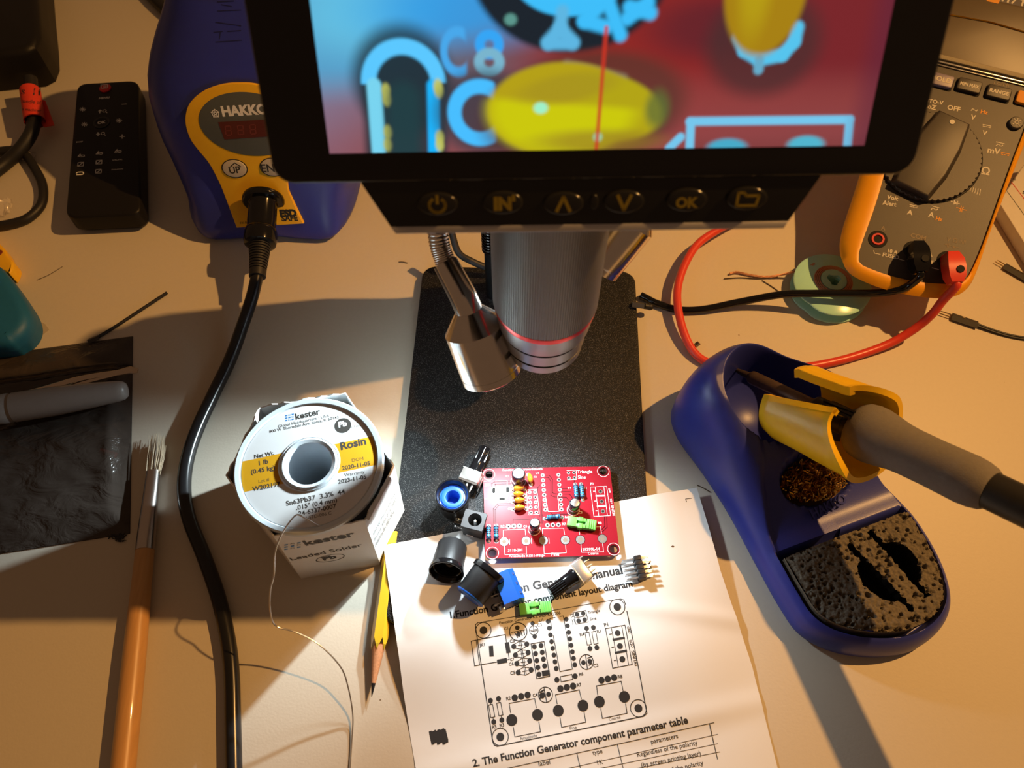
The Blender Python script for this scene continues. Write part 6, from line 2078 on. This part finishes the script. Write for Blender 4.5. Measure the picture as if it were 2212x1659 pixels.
for a in range(nu):
    for b in range(nw):
        q = [pid.get(k) for k in ((a, b), (a + 1, b), (a + 1, b + 1), (a, b + 1))]
        if None in q: continue
        (f2 if sum(dk[x] for x in q) >= 1 else f1).append(q[::-1])
if (vs_[f1[0][1]] - vs_[f1[0][0]]).cross(vs_[f1[0][2]] - vs_[f1[0][1]]).z < 0: f1, f2 = [f[::-1] for f in f1], [f[::-1] for f in f2]
mb.add(vs_, f1, SPM)
mb.add(vs_, f2, SPD)
mb.prism([tuple(hpt(p[0], p[1], 0).to_2d()) for p in spo], 6.3, 18.6, SPM, cap=False)
single('sponge', mb, 'dark grey cleaning sponge with two D shaped holes in the holder tray', 'sponge', sharp=80)

# =================================================================== SOLDERING IRON and its cradle
T0, T1 = Vector((108, 204, 25)), Vector((174, 119, 82))
di = (T1 - T0).normalized()
Mi = along(T0, T1, Vector((0, 0, 1)))
def ax(s): return T0 + di * s
PIPE = mat('heat_tinted_pipe', (0.17, 0.115, 0.085), 0.38, 0.7, var=0.3, vscale=0.4)
FOAM = mat('grey_grip_foam', (0.175, 0.16, 0.145), 0.85, var=0.10, vscale=0.6, bump=0.35, bscale=2.2, spec=0.2)
iron = thing('soldering_iron', 'soldering iron with grey grip resting in the yellow cradle of the blue holder', 'soldering iron', tuple(ax(0))[:2] + (0,))
part('bit', MB().lathe([(0, -1.5), (0.5, -1.2), (1.0, 3), (1.6, 9), (2.0, 13.5), (2.0, 16), (0, 16)], mat('burnt_bit', (0.10, 0.07, 0.06), 0.45, 0.6), Mi, 20), iron)
part('heater_tube', MB().lathe([(0, 12.5), (2.6, 12.5), (3.2, 13.4), (3.3, 15), (3.3, 56), (0, 56)], PIPE, Mi, 28), iron)
part('collar', MB().lathe([(3.3, 50), (5.0, 50), (5.4, 51), (5.4, 56), (6.0, 57), (6.0, 67), (7.0, 68), (7.0, 74), (0, 74)], BLACK, Mi, 32), iron, 'black collar')
prof = [(0, 70.5), (7.5, 70.5), (10.2, 71.6), (11.7, 74), (12.3, 77.5), (12.2, 81), (11.3, 86), (10.3, 91), (9.9, 96), (9.7, 106), (9.8, 114), (9.9, 120), (9.5, 124), (8.6, 127.5), (7.6, 129), (0, 129)]
part('grip_sleeve', MB().lathe(prof, FOAM, Mi, 48), iron, 'grey foam grip sleeve')
part('barrel', MB().lathe([(0, 126), (7.3, 126), (7.3, 133), (7.2, 200), (6.8, 206), (5.7, 208), (5.5, 240), (0, 240)], mat('iron_black', (0.016, 0.015, 0.014), 0.4, bump=0.1, bscale=3), Mi, 40), iron, 'black barrel')

CRY = mat('cradle_yellow', (0.85, 0.53, 0.012), 0.34, var=0.04)
# open half pipe round the iron; slot at the top
SLOTR = 0.35
upv = Vector((0, 0, 1)); upv = (upv - di * upv.dot(di)).normalized()
rgt = di.cross(upv).normalized()
view = (CAM - ax(60)); view = (view - di * view.dot(di)).normalized()
slot_dir = (upv * 0.9 + rgt * SLOTR).normalized()
sx_ = slot_dir; sy_ = di.cross(slot_dir).normalized()
def cr(s_, ang, r_): return ax(s_) + (sx_ * math.cos(ang) + sy_ * math.sin(ang)) * r_
def shell_pt(v, a, off):
    """v 0..1 along the cradle, a angle from the slot"""
    left = a > 0
    s0 = 35.5 if left else 39.0
    s1 = 81.5 if left else 79.5
    side = abs(a)
    # ends are cut at a slant: longer below the mouth, rounded at the narrow end
    s0e = s0 + 5.0 * sstep(1.0, 2.8, side)
    s1e = s1 - 12 * (1 - sstep(0.35, 1.5, side)) + 2 * sstep(2.0, 3.1, side)
    s_ = s0e + (s1e - s0e) * v
    r_ = 17.0 + 1.6 * sstep(0.15, 1, v) - 1.2 * (1 - sstep(0.0, 0.10, v)) + 0.8 * sstep(.9, 1, v)
    if left: r_ += 4.5 * math.sin(side) * (1 - 0.45 * v)
    return cr(s_, a, r_ + off)
a0, a1_ = R(26), R(334)
NV, NA = 26, 64
mb = MB()
vs_ = []
NAA = NA + 1
for off in (0, -2.6):
    for j in range(NV + 1):
        for i in range(NAA):
            aL = R(32 - 24 * j / NV)
            a = aL + (a1_ - aL) * i / NA
            aa = a if a <= math.pi else a - 2 * math.pi
            vs_.append(shell_pt(j / NV, aa, off))
half_ = (NV + 1) * NAA
fs_ = []
for j in range(NV):
    for i in range(NA):
        k = j * NAA + i
        fs_.append([k, k + 1, k + NAA + 1, k + NAA]); fs_.append([half_ + k, half_ + k + NAA, half_ + k + NAA + 1, half_ + k + 1])
for j in range(NV):
    k = j * NAA
    fs_.append([k, k + NAA, half_ + k + NAA, half_ + k]); k += NA; fs_.append([k, half_ + k, half_ + k + NAA, k + NAA])
for i in range(NA):
    fs_.append([i, half_ + i, half_ + i + 1, i + 1]); k = NV * NAA + i; fs_.append([k, k + 1, half_ + k + 1, half_ + k])
mb.add(vs_, fs_, CRY)
# broad folded-in lips along both sides of the slot
for sg in (1, -1):
    rr_ = []
    for j in range(NV + 1):
        v = j / NV
        a0v = R(32 - 24 * v) if sg > 0 else a0
        p0_ = shell_pt(v, sg * a0v, 0.15)
        p1_ = shell_pt(v, sg * a0v, -4.5)
        tng = (shell_pt(v, sg * (a0v + 0.12), 0) - shell_pt(v, sg * a0v, 0)).normalized()
        rr_.append([p0_ + tng * 2.6, p0_ + tng * 0.2, p1_ - tng * 0.0, p1_ + tng * 2.4])
    mb.loft(rr_, CRY)
part('cradle', mb, hold, 'yellow plastic cradle with a slot at the top', 40)
# inner support that carries the cradle on the hood
g0 = ax(58) - slot_dir * 17
gb = hpt(46, 6, 22)
part('cradle_support', MB().tube([g0 + Vector((0, 0, 1)), (g0 + gb) / 2, gb], [(9, 5), (8, 5), (10, 6)], BLUEP, 20), hold)
mb = MB()
for k in (-1, 0, 1):
    p0_ = ax(57) + slot_dir * 9.0 + sy_ * k * 1.6; p1_ = ax(73) + slot_dir * 11.5 + sy_ * k * 1.6
    mb.tube([p0_, p1_], 0.7, RUBBER, 6)
    part('spring_wire', MB().tube([p0_, p1_], 0.7, BLACKG, 6), hold)

# =================================================================== LEFT EDGE: handle, tape, bag, marker, tweezers
TEAL = mat('teal_plastic', (0.010, 0.115, 0.27), 0.5, bump=0.15, bscale=2)
th = thing('hand_tool', 'teal rounded plastic tool handle with a yellow end at the left edge', 'tool', tuple(P(10, 660, 0)))
z_ = 17.0
tq = [(-120, 520), (-20, 560), (4, 578), (24, 604), (40, 628), (52, 648), (60, 672), (58, 692), (48, 710), (28, 728), (0, 740), (-120, 744)]
pts = [(p.x, p.y) for p in smooth([P(*q, z_) for q in tq], 4)]
c0 = sum((Vector(p) for p in pts), Vector((0, 0))) / len(pts)
mb = MB().prism(pts, 8, z_, TEAL, None, bev=5.5, seg=5)
mb.prism(pts, 0.2, 8.2, TEAL, None, bot=[tuple(c0 + (Vector(p) - c0) * 0.95) for p in pts])
part('grip', mb, th, 'teal grip')
yq = [(-60, 470), (0, 527), (10, 538), (17, 552), (27, 563), (28, 574), (20, 590), (8, 584), (-60, 560)]
yp = [P(*q, 9) for q in yq]
mb = MB().prism([(p.x, p.y) for p in smooth(yp, 3, True)], 0.2, 9, YELLOW, None, bev=1.2)
part('yellow_end', mb, th, 'yellow end')
c = P(-3, 546, 9)
part('hole_plug', MB().lathe([(2.2, 9.0), (2.0, 9.3), (0, 9.3)], mat('rust_red', (0.20, 0.035, 0.01), 0.6), Matrix.Translation((c.x, c.y, 0)), 20), th)
tpq = [P(*q, 0.25) for q in ((72, 690), (86, 694), (98, 700), (106, 712), (66, 744), (54, 762), (0, 790), (-20, 756))]
mb = MB().prism([(p.x, p.y) for p in tpq], 0.08, 0.25, mat('frosted_tape', (0.62, 0.54, 0.42), 0.35, alpha=0.55), None)
single('tape_strip', mb, 'short strip of frosted tape on the desk below the teal tool handle', 'tape')

# grey anti-static bag
def bag_mat():
    m = mat('antistatic_film', (0.048, 0.038, 0.032), 0.16, var=0.15, vscale=0.05, spec=0.5, alpha=0.84)
    nt = m.node_tree
    N, L = nt.nodes, nt.links
    tc = N.new('ShaderNodeTexCoord')
    mp = N.new('ShaderNodeMapping'); mp.inputs['Scale'].default_value = (1, 1.8, 1)
    n = N.new('ShaderNodeTexNoise'); n.inputs['Scale'].default_value = 55; n.inputs['Detail'].default_value = 5; n.inputs['Distortion'].default_value = 1.2
    b = N.new('ShaderNodeBump'); b.inputs['Strength'].default_value = 0.9; b.inputs['Distance'].default_value = 0.002
    L.new(tc.outputs['Object'], mp.inputs[0]); L.new(mp.outputs[0], n.inputs['Vector']); L.new(n.outputs['Fac'], b.inputs['Height']); L.new(b.outputs[0], N['Principled BSDF'].inputs['Normal'])
    return m
BAG = bag_mat()
bag = thing('antistatic_bag', 'grey anti-static bag lying at the left edge under the marker', 'bag', tuple(P(130, 960, 0)))
cs = [P(*q, 0.6) for q in ((-260, 800), (287, 726), (280, 1152), (-260, 1236))]
NXb, NYb = 70, 60
vs_ = []
for j in range(NYb + 1):
    v = j / NYb
    for i in range(NXb + 1):
        u = i / NXb
        p = cs[0].lerp(cs[1], u).lerp(cs[3].lerp(cs[2], u), v)
        e = min(1, min(u * 6, (1 - u) * 14, v * 9, (1 - v) * 9))
        nz_ = noise.noise(Vector((p.x * 0.045, p.y * 0.07, 2.3))) + 0.5 * noise.noise(Vector((p.x * 0.13, p.y * 0.2, 7.1)))
        h = 0.6 + e * (4.4 + 1.5 * nz_) + e * 2.6 * math.exp(-((v - 0.62) / 0.13) ** 2) * (1 if u < 0.95 else 0)
        h -= 1.5 * math.exp(-((v - 0.17) / 0.012) ** 2) * e
        vs_.append(Vector((p.x, p.y, max(0.35, h))))
nb = len(vs_)
mb = MB().add(vs_, [[j * (NXb + 1) + i, (j + 1) * (NXb + 1) + i, (j + 1) * (NXb + 1) + i + 1, j * (NXb + 1) + i + 1] for j in range(NYb) for i in range(NXb)], BAG)
part('front_film', mb, bag, None, 180)
part('back_film', MB().prism([(p.x, p.y) for p in cs], 0.05, 0.2, BAG), bag)
mb = MB()
for q in ((0.165, 0.6), (0.195, 0.6)):
    a = cs[0].lerp(cs[3], q[0]); b = cs[1].lerp(cs[2], q[0])
    pts = []
    for i in range(31):
        p = a.lerp(b, i / 30)
        k = int(i / 30 * NXb); pts.append(Vector((p.x, p.y, vs_[int(q[0] * NYb) * (NXb + 1) + k].z + 0.25)))
    mb.tube(pts, 0.45, BAG, 6)
    part('zip_strip', MB().tube(pts, 0.5, BAG, 6), bag)
bl = thing('bagged_lead', 'black lead with a red tip dimly seen inside the grey bag', 'lead', tuple(P(180, 1000, 0)))
part('wire', MB().tube(smooth([P(-60, 1080, 2), P(30, 1048, 2), P(110, 1010, 2), P(170, 985, 2), P(205, 975, 2)], 6), 1.5, RUBBER, 10), bl)
part('connector', MB().tube([P(168, 975, 2.2), P(215, 968, 2.2)], 1.9, BLACK, 10), bl)
part('red_tip', MB().tube([P(218, 974, 1.9), P(250, 983, 1.7)], 1.4, REDP, 10), bl)
# dark fluff at the bag's lower right corner
mb = MB()
for i in range(26):
    c = P(245 + rnd.uniform(-14, 12), 1160 + rnd.uniform(-8, 8), 0.5)
    a = rnd.uniform(-0.6, 0.9)
    mb.tube([c, c + Vector((2.5 * math.cos(a), 2.5 * math.sin(a), 0.3)), c + Vector((4 * math.cos(a + .3), 4 * math.sin(a + .3), 0))], [0.3, 0.25, 0.08], INK, 4, False)
single('lint', mb, 'small black tuft at the lower right corner of the grey bag', 'fluff', kind='stuff')
# marker
MK = mat('marker_grey', (0.21, 0.195, 0.185), 0.33, var=0.04)
MKW = mat('marker_barrel', (0.42, 0.40, 0.37), 0.35)
mk = thing('marker_pen', 'thick grey marker pen lying across the grey bag', 'marker', tuple(P(130, 875, 0)))
m0, m1 = P(-110, 902, 15.5), P(275, 842, 13.5)
Mk = along(m0, m1)
Lm = (m1 - m0).length
part('cap_piece', MB().lathe([(6.8, Lm - 63), (7.3, Lm - 62.6), (7.5, Lm - 56), (7.0, Lm - 55.2), (7.0, Lm - 54), (7.4, Lm - 53.6), (7.3, Lm - 34), (6.4, Lm - 18), (5.2, Lm - 4.5), (4.7, Lm - 2), (3.6, Lm - 0.5), (2.0, Lm), (0, Lm)], MK, Mk, 40), mk, 'grey cap')
part('pen_barrel', MB().lathe([(0, 0), (6.4, 0), (6.6, Lm - 62.5), (0, Lm - 62.5)], MKW, Mk, 40), mk)
# tweezers
TW = mat('dull_tweezer_steel', (0.58, 0.50, 0.42), 0.25, 1.0)
tz = thing('tweezers', 'slim steel tweezers lying over the grey bag above the marker', 'tweezers', tuple(P(150, 825, 0)))
tip = P(297, 800, 9)
for a in ((P(-60, 868, 15), P(60, 848, 13), P(170, 818, 10.5)), (P(-60, 905, 9.5), P(60, 868, 10), P(170, 828, 9.5))):
    part('arm_strip', MB().tube(smooth(list(a) + [P(262, 803, 9.4)], 8), [(1.5, 0.45)] * 25, TW, 8, flat=(0, 0, 1)), tz)
part('tip', MB().tube([P(255, 806, 9.3), P(282, 799, 9.2), P(298, 801, 8.4)], [(2.0, 1.2), (2.4, 1.0), (1.2, 0.8)], TW, 12, flat=(0, 0, 1)), tz)

# =================================================================== STRAY BITS
c = P(1505, 745, 0)
ch = thing('surface_mount_chip', 'tiny dark square chip on the desk above the blue iron holder', 'chip', tuple(c))
Mc = frame(c, P(1512, 740, 0) - c, (0, 0, 1))
part('body', MB().box((0, 0, 0.5), (2.6, 2.2, 1.0), BLACK, Mc, 0.1), ch)
for s_ in (-1, 1): part('solder_end', MB().box((s_ * 1.3, 0, 0.5), (0.5, 2.3, 1.05), mat('dull_copper', (0.2, 0.09, 0.06), 0.5) if s_ < 0 else bpy.data.materials['dull_copper'], Mc, 0.1), ch)
CLIP = mat('clipped_lead_wire', (0.16, 0.12, 0.08), 0.45, 0.6)
for a, b, lab in (((861, 566), (880, 568), 'short clipped lead wire on the desk left of the stand plate, above its corner'), ((1646, 606), (1684, 631), 'thin clipped wire on the desk left of the green wick spool'), ((1506, 1048), (1534, 1063), 'thin clipped wire between the manual corner and the blue iron holder')):
    single('wire_clipping', MB().tube(smooth([P(*a, 0.3), P((a[0] + b[0]) / 2, (a[1] + b[1]) / 2 - 1, 0.35), P(*b, 0.3)], 4), 0.3, CLIP, 6), lab, 'wire clipping')
single('hair', MB().tube(smooth([P(80, 605, 0.2), P(105, 594, 0.2), P(135, 576, 0.2)], 6), 0.18, CLIP, 5), 'single dark hair on the desk right of the teal tool handle', 'hair')
